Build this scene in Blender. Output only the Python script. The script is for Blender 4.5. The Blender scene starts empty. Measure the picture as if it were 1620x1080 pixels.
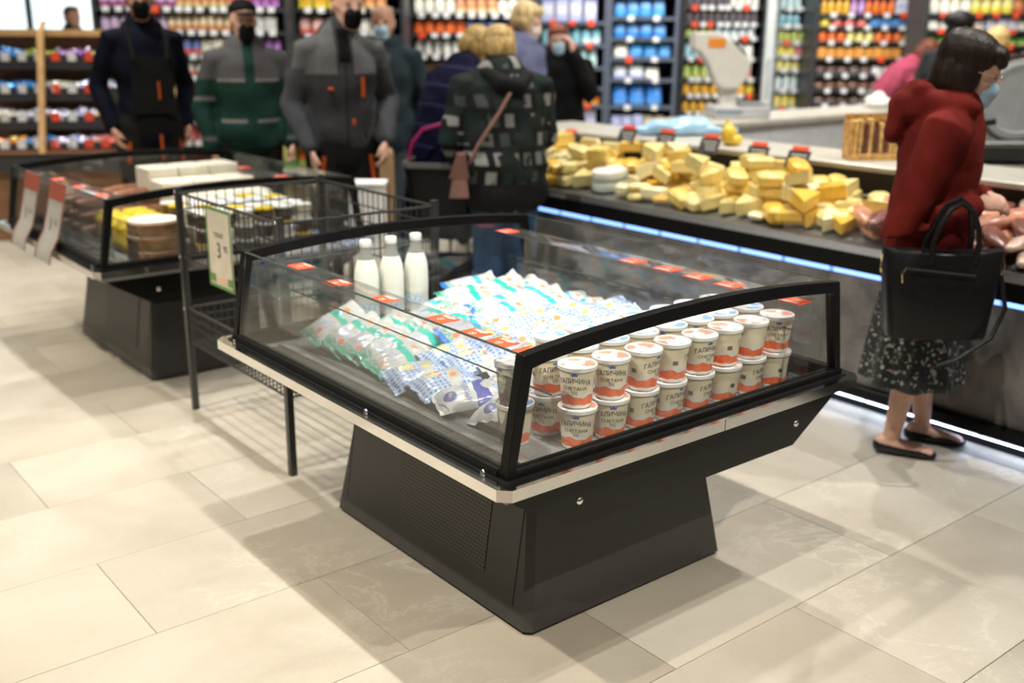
import bpy, bmesh, math, random
from mathutils import Vector, Matrix
R = random.Random(7)
PI = math.pi
C = bpy.context.scene.collection
SC = bpy.context.scene

# ------------------------------------------------------------------ camera
CAM = (-1.32, -1.657, 1.58)
TH, PITCH, ROLL = 0.6803, 0.2897, 0.0078
cam_data = bpy.data.cameras.new('camera')
cam = bpy.data.objects.new('camera', cam_data)
C.objects.link(cam)
cam_data.sensor_width = 36.0
cam_data.lens = 1665.9 / 1620 * 36.0
cam_data.clip_start = .05
cam_data.clip_end = 100
cam.matrix_world = (Matrix.Translation(CAM) @ Matrix.Rotation(-TH, 4, 'Z') @
                    Matrix.Rotation(PI/2 - PITCH, 4, 'X') @ Matrix.Rotation(ROLL, 4, 'Z'))
cam_data.dof.use_dof = True
cam_data.dof.focus_distance = 2.6
cam_data.dof.aperture_fstop = 1.8
SC.camera = cam

# ------------------------------------------------------------------ world, exposure
w = bpy.data.worlds.new('world')
SC.world = w
w.use_nodes = True
w.node_tree.nodes['Background'].inputs[0].default_value = (1.0, .95, .88, 1)
w.node_tree.nodes['Background'].inputs[1].default_value = .09
SC.view_settings.view_transform = 'Standard'
SC.view_settings.look = 'None'
SC.view_settings.exposure = 0.0
SC.view_settings.gamma = 1.0
SC.view_settings.use_curve_mapping = False

# ------------------------------------------------------------------ lights
def spot(x, y, z, power, color=(1, .93, .82), size=100, blend=.6, radius=.035, aim=None):
    l = bpy.data.lights.new('track_or_fill_spot', 'SPOT')
    l.energy = power
    l.color = color
    l.spot_size = math.radians(size)
    l.spot_blend = blend
    l.shadow_soft_size = radius
    o = bpy.data.objects.new('track_or_fill_spot', l)
    C.objects.link(o)
    o.location = (x, y, z)
    if aim is not None:
        d = Vector(aim) - Vector((x, y, z))
        o.rotation_euler = d.to_track_quat('-Z', 'Y').to_euler()
    return o

LZ = 3.7
WARM = (1, .90, .74)
NEUT = (1, .96, .88)
for y in (-.45, 1.27, 2.95, 4.6):                 # track above the chilled islands
    spot(.45, y, LZ, 235, NEUT)
for y in (-1.6, .3, 2.2, 4.1, 6.0):               # track over the aisle on the left
    spot(-1.75, y, LZ, 350, WARM)
spot(.35, -2.5, LZ, 420, WARM, size=36, blend=.9, aim=(.72, .25, .66))  # added fill spot behind the camera, brightens the cup fronts
for y in (-.6, 1.35, 3.0):                        # track above the deli counter
    spot(3.15, y, LZ, 250, NEUT)
spot(5.0, .9, LZ, 260, NEUT, aim=(5.3, 2.8, .7))  # added fill spot, aimed to brighten the staff table front panel
spot(6.6, 2.9, LZ, 120, NEUT)

def strip(x, y, z, rot, sx, sy, power, color=(1, .96, .9), aim=None):
    l = bpy.data.lights.new('ceiling_luminaire', 'AREA')
    l.shape = 'RECTANGLE'
    l.size, l.size_y = sx, sy
    l.energy = power
    l.color = color
    o = bpy.data.objects.new('ceiling_luminaire', l)
    C.objects.link(o)
    o.location = (x, y, z)
    o.rotation_euler = (0, 0, rot)
    if aim is not None:
        d = Vector(aim) - Vector((x, y, z))
        o.rotation_euler = d.to_track_quat('-Z', 'Y').to_euler()
    return o

# ------------------------------------------------------------------ photograph frame -> place
FW = Vector((math.sin(TH), math.cos(TH), 0))
RT = Vector((math.cos(TH), -math.sin(TH), 0))
def spot_at(px, py, d):
    """a point of the place: horizontal distance d ahead of the camera"""
    X, Y = px - 810, py - 540
    cr, sr = math.cos(ROLL), math.sin(ROLL)
    X, Y = cr*X + sr*Y, -sr*X + cr*Y
    c, s = math.cos(PITCH), math.sin(PITCH)
    r = (X, 1665.9*c - Y*s, -1665.9*s - Y*c)
    t = d / r[1]
    p = Vector(CAM) + RT*(r[0]*t) + FW*d
    p.z = CAM[2] + r[2]*t
    return p
# luminaires along the back shelving, over the aisle in front of it
for px, d in ((150, 7.6), (400, 8.0), (620, 8.6), (830, 9.0), (1010, 8.9), (1190, 9.2), (1400, 8.9), (1580, 7.6)):
    p = spot_at(px, 43, d)
    q = spot_at(px, 43, d + 2.0)
    strip(p.x, p.y, 3.5, 0, 1.6, .3, 46, (1, .96, .9), aim=(q.x, q.y, 1.2))

# ------------------------------------------------------------------ mesh helpers
class MB:
    def __init__(s):
        s.v = []; s.f = []; s.m = []
    def add(s, vs, fs, mi=0):
        b = len(s.v)
        s.v += [tuple(v) for v in vs]
        s.f += [tuple(i + b for i in f) for f in fs]
        s.m += [mi] * len(fs)
        return s
    def box(s, x0, x1, y0, y1, z0, z1, mi=0, mat=None):
        vs = [Vector((x, y, z)) for z in (z0, z1) for y in (y0, y1) for x in (x0, x1)]
        if mat is not None: vs = [mat @ v for v in vs]
        return s.add(vs, [(0,2,3,1),(4,5,7,6),(0,1,5,4),(2,6,7,3),(0,4,6,2),(1,3,7,5)], mi)
    def bbox(s, x0, x1, y0, y1, z0, z1, b=.004, mi=0, mat=None):
        """box with bevelled vertical and horizontal edges"""
        vs = []
        for z, k in ((z0, b), (z0+b, 0), (z1-b, 0), (z1, b)):
            X0, X1, Y0, Y1 = x0+k, x1-k, y0+k, y1-k
            for x, y in ((X0+b,Y0),(X1-b,Y0),(X1,Y0+b),(X1,Y1-b),(X1-b,Y1),(X0+b,Y1),(X0,Y1-b),(X0,Y0+b)):
                vs.append(Vector((x, y, z)))
        if mat is not None: vs = [mat @ v for v in vs]
        fs = [tuple(range(7, -1, -1)), tuple(range(24, 32))]
        for r in range(3):
            for i in range(8):
                j = (i+1) % 8
                fs.append((r*8+i, r*8+j, r*8+8+j, r*8+8+i))
        return s.add(vs, fs, mi)
    def prism(s, poly, a0, a1, axis='y', mi=0):
        """poly of (p,q) extruded along axis: y -> (x,z), x -> (y,z), z -> (x,y)"""
        n = len(poly)
        def P(p, q, a):
            return (p, a, q) if axis == 'y' else ((a, p, q) if axis == 'x' else (p, q, a))
        vs = [P(p, q, a0) for p, q in poly] + [P(p, q, a1) for p, q in poly]
        fs = [tuple(range(n-1, -1, -1)), tuple(range(n, 2*n))]
        fs += [(i, (i+1) % n, n+(i+1) % n, n+i) for i in range(n)]
        return s.add(vs, fs, mi)
    def lathe(s, prof, n=24, mi=0, c=(0,0,0), caps=True):
        vs = []; fs = []
        for r, z in prof:
            for i in range(n):
                a = 2*PI*i/n
                vs.append((c[0]+r*math.cos(a), c[1]+r*math.sin(a), c[2]+z))
        for k in range(len(prof)-1):
            for i in range(n):
                j = (i+1) % n
                fs.append((k*n+i, k*n+j, k*n+n+j, k*n+n+i))
        if caps:
            fs.append(tuple(range(n-1, -1, -1)))
            fs.append(tuple(range((len(prof)-1)*n, len(prof)*n)))
        return s.add(vs, fs, mi)
    def tube(s, pts, r, n=8, mi=0, closed=False):
        pts = [Vector(p) for p in pts]
        rr = r if isinstance(r, (list, tuple)) else [r]*len(pts)
        vs = []; fs = []
        prev = None
        m = len(pts)
        for i, p in enumerate(pts):
            if closed: t = pts[(i+1) % m] - pts[i-1]
            else: t = pts[min(i+1, m-1)] - pts[max(i-1, 0)]
            t.normalize()
            if prev is None:
                a = Vector((0,0,1)) if abs(t.z) < .9 else Vector((1,0,0))
                u = t.cross(a).normalized()
            else:
                u = (prev - t*prev.dot(t))
                u = u.normalized() if u.length > 1e-6 else t.orthogonal().normalized()
            prev = u
            w_ = t.cross(u)
            for k in range(n):
                an = 2*PI*k/n
                vs.append(p + (u*math.cos(an) + w_*math.sin(an))*rr[i])
        for i in range(m if closed else m-1):
            j = (i+1) % m
            for k in range(n):
                l = (k+1) % n
                fs.append((i*n+k, i*n+l, j*n+l, j*n+k))
        if not closed:
            fs.append(tuple(range(n-1, -1, -1)))
            fs.append(tuple(range((m-1)*n, m*n)))
        return s.add(vs, fs, mi)
    def loft(s, pts, rads, ref=(1,0,0), n=14, mi=0, cap=True):
        pts = [Vector(p) for p in pts]
        rads = [(r, r) if not isinstance(r, (tuple, list)) else tuple(r) for r in rads]
        if cap:
            t0 = (pts[0]-pts[1]).normalized(); t1 = (pts[-1]-pts[-2]).normalized()
            a0 = min(rads[0]); a1 = min(rads[-1])
            hp = []; hr = []
            for q in (.97, .7, .35):
                k = math.sqrt(1-q*q)
                hp.append(pts[0] + t0*a0*q); hr.append((rads[0][0]*k, rads[0][1]*k))
            tp = []; tr = []
            for q in (.35, .7, .97):
                k = math.sqrt(1-q*q)
                tp.append(pts[-1] + t1*a1*q); tr.append((rads[-1][0]*k, rads[-1][1]*k))
            pts = hp + pts + tp; rads = hr + rads + tr
        vs = []; fs = []
        ref = Vector(ref)
        m = len(pts)
        for i, p in enumerate(pts):
            t = (pts[min(i+1, m-1)] - pts[max(i-1, 0)]).normalized()
            u = ref - t*ref.dot(t)
            u = u.normalized() if u.length > 1e-4 else t.orthogonal().normalized()
            w_ = t.cross(u)
            for k in range(n):
                an = 2*PI*k/n
                vs.append(p + u*(math.cos(an)*rads[i][0]) + w_*(math.sin(an)*rads[i][1]))
        for i in range(m-1):
            for k in range(n):
                l = (k+1) % n
                fs.append((i*n+k, i*n+l, i*n+n+l, i*n+n+k))
        fs.append(tuple(range(n-1, -1, -1)))
        fs.append(tuple(range((m-1)*n, m*n)))
        return s.add(vs, fs, mi)
    def ball(s, c, r, n=16, m=10, mi=0, mat=None):
        if not isinstance(r, (tuple, list)): r = (r, r, r)
        vs = []; fs = []
        for i in range(m+1):
            ph = -PI/2 + PI*(i+.02)/(m+.04)
            for k in range(n):
                a = 2*PI*k/n
                v = Vector((r[0]*math.cos(ph)*math.cos(a), r[1]*math.cos(ph)*math.sin(a), r[2]*math.sin(ph)))
                if mat is not None: v = mat @ v
                vs.append(Vector(c) + v)
        for i in range(m):
            for k in range(n):
                l = (k+1) % n
                fs.append((i*n+k, i*n+l, i*n+n+l, i*n+n+k))
        fs.append(tuple(range(n-1, -1, -1)))
        fs.append(tuple(range(m*n, m*n+n)))
        return s.add(vs, fs, mi)
    def xf(s, mat):
        s.v = [tuple(mat @ Vector(v)) for v in s.v]
        return s
    def mesh(s, name, mats, smooth=False):
        me = bpy.data.meshes.new(name)
        me.from_pydata(s.v, [], s.f)
        for m in (mats if isinstance(mats, (list, tuple)) else [mats]):
            me.materials.append(m)
        if len(set(s.m)) > 1:
            me.polygons.foreach_set('material_index', s.m)
        bm = bmesh.new(); bm.from_mesh(me)
        bmesh.ops.recalc_face_normals(bm, faces=bm.faces)
        bm.to_mesh(me); bm.free()
        if smooth:
            me.polygons.foreach_set('use_smooth', [True]*len(me.polygons))
            try: me.set_sharp_from_angle(angle=math.radians(40))
            except Exception: pass
        return me
    def build(s, name, mats, parent=None, smooth=False, loc=(0,0,0), rot=(0,0,0)):
        return put(name, s.mesh(name, mats, smooth), parent, loc, rot)

def put(name, me, parent=None, loc=(0,0,0), rot=(0,0,0), scale=None):
    o = bpy.data.objects.new(name, me)
    C.objects.link(o)
    o.location = loc
    o.rotation_euler = rot
    if scale is not None: o.scale = scale
    if parent is not None: o.parent = parent
    return o

def thing(name, label, cat, loc=(0,0,0), rot=(0,0,0), group=None):
    o = bpy.data.objects.new(name, None)
    C.objects.link(o)
    o.empty_display_size = .05
    o.location = loc
    o.rotation_euler = rot
    return tag(o, label, cat, group)

def tag(o, label, cat, group=None):
    o['label'] = label
    o['category'] = cat
    if group: o['group'] = group
    return o

_ON = ['first', 'second', 'third', 'fourth', 'fifth', 'sixth', 'seventh', 'eighth', 'ninth', 'tenth', 'eleventh', 'twelfth', 'thirteenth', 'fourteenth', 'fifteenth', 'sixteenth', 'seventeenth', 'eighteenth', 'nineteenth']
_TN = ['twenty', 'thirty', 'forty', 'fifty', 'sixty']
def nth(k):
    """1 -> first"""
    if k < 20: return _ON[k-1]
    t_, u_ = divmod(k, 10)
    return (_TN[t_-2] + '-' + _ON[u_-1]) if u_ else _TN[t_-2][:-1] + 'ieth'

def struct(o):
    o['kind'] = 'structure'
    return o

def dup(root, loc, rot=None, label=None, group=None, scale=None):
    r = root.copy(); C.objects.link(r)
    r.location = loc
    if rot is not None: r.rotation_euler = rot
    if scale is not None: r.scale = scale
    if label: r['label'] = label
    if group: r['group'] = group
    for ch in KIDS.get(root.name) or list(root.children):
        c = ch.copy(); C.objects.link(c); c.parent = r
        for g in list(ch.children):
            d = g.copy(); C.objects.link(d); d.parent = c
    return r
KIDS = {}

def remesh(mb, voxel, smooth=4, factor=.5):
    """one continuous surface out of overlapping closed volumes"""
    me = bpy.data.meshes.new('tmp')
    me.from_pydata(mb.v, [], mb.f)
    bm = bmesh.new(); bm.from_mesh(me)
    bmesh.ops.recalc_face_normals(bm, faces=bm.faces)
    bm.to_mesh(me); bm.free()
    o = bpy.data.objects.new('tmp', me); C.objects.link(o)
    m = o.modifiers.new('r', 'REMESH'); m.mode = 'VOXEL'; m.voxel_size = voxel; m.use_smooth_shade = True
    if smooth:
        k = o.modifiers.new('s', 'SMOOTH'); k.iterations = smooth; k.factor = factor
    dg = bpy.context.evaluated_depsgraph_get()
    out = bpy.data.meshes.new_from_object(o.evaluated_get(dg))
    bpy.data.objects.remove(o); bpy.data.meshes.remove(me)
    out.polygons.foreach_set('use_smooth', [True]*len(out.polygons))
    return out

def text_geo(s, size, align='CENTER', bold=0):
    cu = bpy.data.curves.new('t', 'FONT')
    cu.body = s; cu.size = size; cu.align_x = align; cu.align_y = 'CENTER'
    cu.resolution_u = 2; cu.offset = bold
    o = bpy.data.objects.new('t', cu); C.objects.link(o)
    dg = bpy.context.evaluated_depsgraph_get()
    me = bpy.data.meshes.new_from_object(o.evaluated_get(dg))
    vs = [v.co.copy() for v in me.vertices]
    fs = [tuple(p.vertices) for p in me.polygons]
    bpy.data.objects.remove(o); bpy.data.curves.remove(cu); bpy.data.meshes.remove(me)
    return vs, fs

# ------------------------------------------------------------------ materials
def nodes(name):
    m = bpy.data.materials.new(name); m.use_nodes = True
    nt = m.node_tree
    return m, nt, nt.nodes['Principled BSDF']
def N(nt, kind, **kw):
    n = nt.nodes.new(kind)
    for k, v in kw.items():
        if k in n.inputs.keys(): n.inputs[k].default_value = v
        else: setattr(n, k, v)
    return n
def L(nt, a, b): nt.links.new(a, b)
def rgba(c): return (c[0], c[1], c[2], 1)
def ramp(nt, fac, stops, interp='LINEAR'):
    r = nt.nodes.new('ShaderNodeValToRGB')
    r.color_ramp.interpolation = interp
    el = r.color_ramp.elements
    while len(el) < len(stops): el.new(.5)
    for e, (p, c) in zip(el, stops):
        e.position = p; e.color = rgba(c) if len(c) == 3 else c
    if fac is not None: L(nt, fac, r.inputs[0])
    return r
def mixc(nt, fac, a, b, blend='MIX'):
    n = nt.nodes.new('ShaderNodeMix'); n.data_type = 'RGBA'; n.blend_type = blend
    for sock, val in ((n.inputs[0], fac), (n.inputs[6], a), (n.inputs[7], b)):
        if hasattr(val, 'is_linked'): L(nt, val, sock)
        elif isinstance(val, (int, float)): sock.default_value = val
        else: sock.default_value = rgba(val)
    return n.outputs[2]
def math_(nt, op, a, b=None, c=None):
    n = nt.nodes.new('ShaderNodeMath'); n.operation = op
    for i, v in enumerate((a, b, c)):
        if v is None: continue
        if hasattr(v, 'is_linked'): L(nt, v, n.inputs[i])
        else: n.inputs[i].default_value = v
    return n.outputs[0]
MATS = {}
def mat(name, col, rough=.5, metal=0., var=.08, scale=14., bump=0., coat=0., trans=0., emit=None, spec=.5):
    if name in MATS: return MATS[name]
    m, nt, b = nodes(name)
    b.inputs['Roughness'].default_value = rough
    b.inputs['Metallic'].default_value = metal
    b.inputs['Coat Weight'].default_value = coat
    b.inputs['Specular IOR Level'].default_value = spec
    tc = N(nt, 'ShaderNodeTexCoord')
    nz = N(nt, 'ShaderNodeTexNoise', Scale=scale, Detail=4.)
    L(nt, tc.outputs['Object'], nz.inputs['Vector'])
    lo = tuple(max(0, c*(1-var)) for c in col); hi = tuple(min(1, c*(1+var)) for c in col)
    r = ramp(nt, nz.outputs['Fac'], [(.3, lo), (.7, hi)])
    L(nt, r.outputs[0], b.inputs['Base Color'])
    if bump:
        bp = N(nt, 'ShaderNodeBump', Strength=bump, Distance=.01)
        L(nt, nz.outputs['Fac'], bp.inputs['Height']); L(nt, bp.outputs[0], b.inputs['Normal'])
    if emit:
        b.inputs['Emission Color'].default_value = rgba(col)
        b.inputs['Emission Strength'].default_value = emit
    if trans: b.inputs['Transmission Weight'].default_value = trans
    MATS[name] = m
    return m
def glass(name, tint=(.978, .986, .984), ior=1.5, rough=0.0, haze=0.0):
    if name in MATS: return MATS[name]
    m = bpy.data.materials.new(name); m.use_nodes = True
    nt = m.node_tree; nt.nodes.clear()
    out = N(nt, 'ShaderNodeOutputMaterial')
    tr = N(nt, 'ShaderNodeBsdfTransparent'); tr.inputs[0].default_value = rgba(tint)
    gl = N(nt, 'ShaderNodeBsdfGlossy'); gl.inputs['Roughness'].default_value = rough
    gl.inputs[0].default_value = (1, 1, 1, 1)
    fr = N(nt, 'ShaderNodeFresnel', IOR=ior)
    ge = N(nt, 'ShaderNodeNewGeometry')
    L(nt, math_(nt, 'MULTIPLY_ADD', ge.outputs['Backfacing'], 1/ior - ior, ior), fr.inputs['IOR'])
    mx = N(nt, 'ShaderNodeMixShader')
    L(nt, fr.outputs[0], mx.inputs[0]); L(nt, tr.outputs[0], mx.inputs[1]); L(nt, gl.outputs[0], mx.inputs[2])
    last = mx.outputs[0]
    if haze:
        df = N(nt, 'ShaderNodeBsdfDiffuse'); df.inputs[0].default_value = (.85, .88, .9, 1)
        m2 = N(nt, 'ShaderNodeMixShader'); m2.inputs[0].default_value = haze
        L(nt, last, m2.inputs[1]); L(nt, df.outputs[0], m2.inputs[2]); last = m2.outputs[0]
    L(nt, last, out.inputs[0])
    MATS[name] = m
    return m

BLACK = mat('black_powder_coat', (.005, .005, .0053), .38, 0, .15, spec=.18)
GLOSSBLACK = mat('gloss_black_panel', (.007, .0065, .006), .22, 0, .1, spec=.25)
CHAR = mat('charcoal_steel', (.043, .042, .041), .36, .0, .06, 30, spec=.4)
CHROME = mat('polished_steel', (.80, .79, .77), .12, 1., .04)
STEEL = mat('brushed_steel', (.42, .42, .42), .36, 1., .06, 40)
BEDSTEEL = mat('grey_cooler_bed', (.27, .275, .28), .36, .3, .06, 30)
WHITE = mat('white_plastic', (.85, .85, .84), .35)
OFFW = mat('off_white_paper', (.80, .79, .74), .6)
RED = mat('orange_red_label', (.86, .10, .035), .45, 0, .05)
PRINTW = mat('white_print', (.92, .92, .90), .5, 0, .02)
PRINTD = mat('dark_print', (.035, .04, .06), .5, 0, .02)
PRINTB = mat('blue_print', (.05, .16, .55), .5, 0, .02)
GLASS = glass('clear_glass')
ACRYL = glass('clear_acrylic', (.97, .975, .975), 1.5, .03, .015)
DARKEDGE = mat('dark_glass_edge', (.05, .07, .065), .2)

# ------------------------------------------------------------------ the setting
def floor_material(name, grout=False):
    m, nt, b = nodes(name)
    tc = N(nt, 'ShaderNodeTexCoord')
    oi = N(nt, 'ShaderNodeObjectInfo')
    geo = N(nt, 'ShaderNodeNewGeometry')
    ad = N(nt, 'ShaderNodeVectorMath', operation='MULTIPLY_ADD')
    L(nt, oi.outputs['Random'], ad.inputs[0]); ad.inputs[1].default_value = (37, 91, 13)
    L(nt, geo.outputs['Position'], ad.inputs[2])
    n1 = N(nt, 'ShaderNodeTexNoise', Scale=1.6, Detail=7., Roughness=.55, Distortion=.6)
    n2 = N(nt, 'ShaderNodeTexNoise', Scale=3.2, Detail=8., Roughness=.68, Distortion=.8)
    n3 = N(nt, 'ShaderNodeTexNoise', Scale=60., Detail=3.)
    for n in (n1, n2, n3): L(nt, ad.outputs[0], n.inputs['Vector'])
    base = ramp(nt, n1.outputs['Fac'], [(.3, (.335, .300, .245)), (.5, (.405, .370, .310)), (.72, (.455, .425, .365))])
    vein = math_(nt, 'ABSOLUTE', math_(nt, 'SUBTRACT', n2.outputs['Fac'], .5))
    vr = ramp(nt, vein, [(.0, (1, 1, 1)), (.012, (.35, .35, .35)), (.03, (0, 0, 0))])
    n4 = N(nt, 'ShaderNodeTexNoise', Scale=1.1, Detail=2.); L(nt, ad.outputs[0], n4.inputs['Vector'])
    patch = ramp(nt, n4.outputs['Fac'], [(.48, (0, 0, 0)), (.66, (1, 1, 1))])
    vm = math_(nt, 'MULTIPLY', math_(nt, 'MULTIPLY', vr.outputs[0], patch.outputs[0]), .42)
    col = mixc(nt, vm, base.outputs[0], (.66, .64, .58))
    rv = math_(nt, 'MULTIPLY_ADD', oi.outputs['Random'], .16, .92)
    col = mixc(nt, 1.0, col, rv, 'MULTIPLY')
    sp = math_(nt, 'MULTIPLY_ADD', n3.outputs['Fac'], .10, .95)
    col = mixc(nt, 1.0, col, sp, 'MULTIPLY')
    L(nt, col, b.inputs['Base Color'])
    rr = math_(nt, 'MULTIPLY_ADD', n1.outputs['Fac'], .2, .30)
    L(nt, rr, b.inputs['Roughness'])
    return m
TILE = floor_material('stone_look_tile')
GROUT = mat('tile_grout', (.27, .235, .19), .8)
fl = struct(MB().box(-7, 14, -5, 20, -.08, -.0035).build('floor', GROUT))
TW, TL = .4925, .985
tile_me = MB().bbox(0, TL-.0022, 0, TW-.0022, -.012, 0, .0012).mesh('tile', TILE)
cand = []
for j in range(-5, 26):
    y = -.0905 + j*TW
    off = .008 if j % 2 else .5
    for i in range(-6, 12):
        x = off + i*TL
        c = Vector((x+TL/2, y+TW/2, 0)) - Vector((CAM[0], CAM[1], 0))
        d = c.dot(FW); lat = c.dot(RT)
        if d < 1.2 or abs(lat) > .56*d + 1.0 or d > 13: continue
        if x > 2.7 and y < 3.6: continue
        cand.append((d, x, y))
cand.sort()
for d, x, y in cand[:300]:
    put('tile', tile_me, fl, (x, y, 0))

WALLM = mat('dark_grey_wall_paint', (.07, .07, .075), .7)
pa, pb = spot_at(-150, 43, 15.5), spot_at(1760, 43, 15.5)
def wall(name, a, b, z0, z1, m, th=.15):
    d = (b - a); l = d.length
    o = MB().box(0, l, 0, th, z0, z1).build(name, m)
    o.location = (a.x, a.y, 0); o.rotation_euler = (0, 0, math.atan2(d.y, d.x))
    return struct(o)
# the window wall far left, then the wall behind the shelving
wl = spot_at(-260, 43, 15.5); wr = spot_at(1780, 43, 15.5)
wk = spot_at(150, 43, 15.5)
wall('wall_back', wk, wr, 0, 4.2, WALLM)
wz0 = .95
wall('wall_left', wl, wk, 0, wz0, WALLM)
struct(MB().box(-8, 15, -6, 21, 4.2, 4.3).build('ceiling', mat('black_ceiling', (.34, .35, .37), .8)))
# daylit shop window
def window(ix, a, b, z0, z1):
    d = b - a; l = d.length
    e = bpy.data.objects.new('window_%d' % ix, None); C.objects.link(e); struct(e)
    e.location = (a.x, a.y, 0); e.rotation_euler = (0, 0, math.atan2(d.y, d.x))
    day = MATS.get('daylight_pane')
    if not day:
        day, nt, bs = nodes('daylight_pane'); MATS['daylight_pane'] = day
        tc = N(nt, 'ShaderNodeTexCoord')
        nz = N(nt, 'ShaderNodeTexNoise', Scale=1.3, Detail=3.)
        L(nt, tc.outputs['Object'], nz.inputs['Vector'])
        rp = ramp(nt, nz.outputs['Fac'], [(.35, (.45, .85, .95)), (.5, (.85, 1, 1)), (.7, (1, 1, 1))])
        L(nt, rp.outputs[0], bs.inputs['Emission Color']); bs.inputs['Emission Strength'].default_value = 1.6
        bs.inputs['Base Color'].default_value = (.1, .1, .1, 1)
    n = 4
    for i in range(n):
        MB().box(l*i/n+.04, l*(i+1)/n-.04, .04, .06, z0+.05, z1-.05).build('pane', day, e)
        MB().box(l*i/n-.04, l*i/n+.04, 0, .1, z0, z1).build('mullion', BLACK, e)
    MB().box(0, l, 0, .1, z0, z0+.05).build('window_rail', BLACK, e)
    MB().box(0, l, 0, .1, z1-.05, z1).build('window_rail', BLACK, e)
window(1, wl, wk, wz0, 3.2)
wall('wall_left', wl, wk, 3.2, 4.2, WALLM)

# ------------------------------------------------------------------ chilled island
CW, CL = 1.362, 1.525
RZ0, RZ1 = .5695, .5987
BED = .567
def grille_material():
    m, nt, b = nodes('perforated_vent_steel')
    tc = N(nt, 'ShaderNodeTexCoord')
    br = N(nt, 'ShaderNodeTexBrick', Scale=1.0)
    sp = N(nt, 'ShaderNodeSeparateXYZ'); L(nt, tc.outputs['Object'], sp.inputs[0])
    mp = N(nt, 'ShaderNodeCombineXYZ'); L(nt, sp.outputs['Y'], mp.inputs[0]); L(nt, sp.outputs['Z'], mp.inputs[1])
    L(nt, mp.outputs[0], br.inputs['Vector'])
    br.inputs['Color1'].default_value = (.002, .002, .002, 1); br.inputs['Color2'].default_value = (.003, .003, .003, 1)
    br.inputs['Mortar'].default_value = (.075, .072, .068, 1)
    br.inputs['Brick Width'].default_value = .0145; br.inputs['Row Height'].default_value = .0115
    br.inputs['Mortar Size'].default_value = .0026; br.inputs['Mortar Smooth'].default_value = .25
    L(nt, br.outputs['Color'], b.inputs['Base Color'])
    bp = N(nt, 'ShaderNodeBump', Strength=.9, Distance=.003)
    L(nt, br.outputs['Fac'], bp.inputs['Height']); L(nt, bp.outputs[0], b.inputs['Normal'])
    b.inputs['Roughness'].default_value = .4
    return m
GRILLE = grille_material()

def ring(mb, o, i, z0, z1):
    """o, i: outer and inner polygons (same count)"""
    n = len(o)
    vs = [(x, y, z0) for x, y in o] + [(x, y, z1) for x, y in o] + [(x, y, z0) for x, y in i] + [(x, y, z1) for x, y in i]
    fs = []
    for a in range(n):
        b = (a+1) % n
        fs += [(a, b, n+b, n+a), (2*n+b, 2*n+a, 3*n+a, 3*n+b), (n+a, n+b, 3*n+b, 3*n+a), (b, a, 2*n+a, 2*n+b)]
    return mb.add(vs, fs)
def chamf(x0, x1, y0, y1, c):
    return [(x0+c, y0), (x1-c, y0), (x1, y0+c), (x1, y1-c), (x1-c, y1), (x0+c, y1), (x0, y1-c), (x0, y0+c)]

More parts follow.
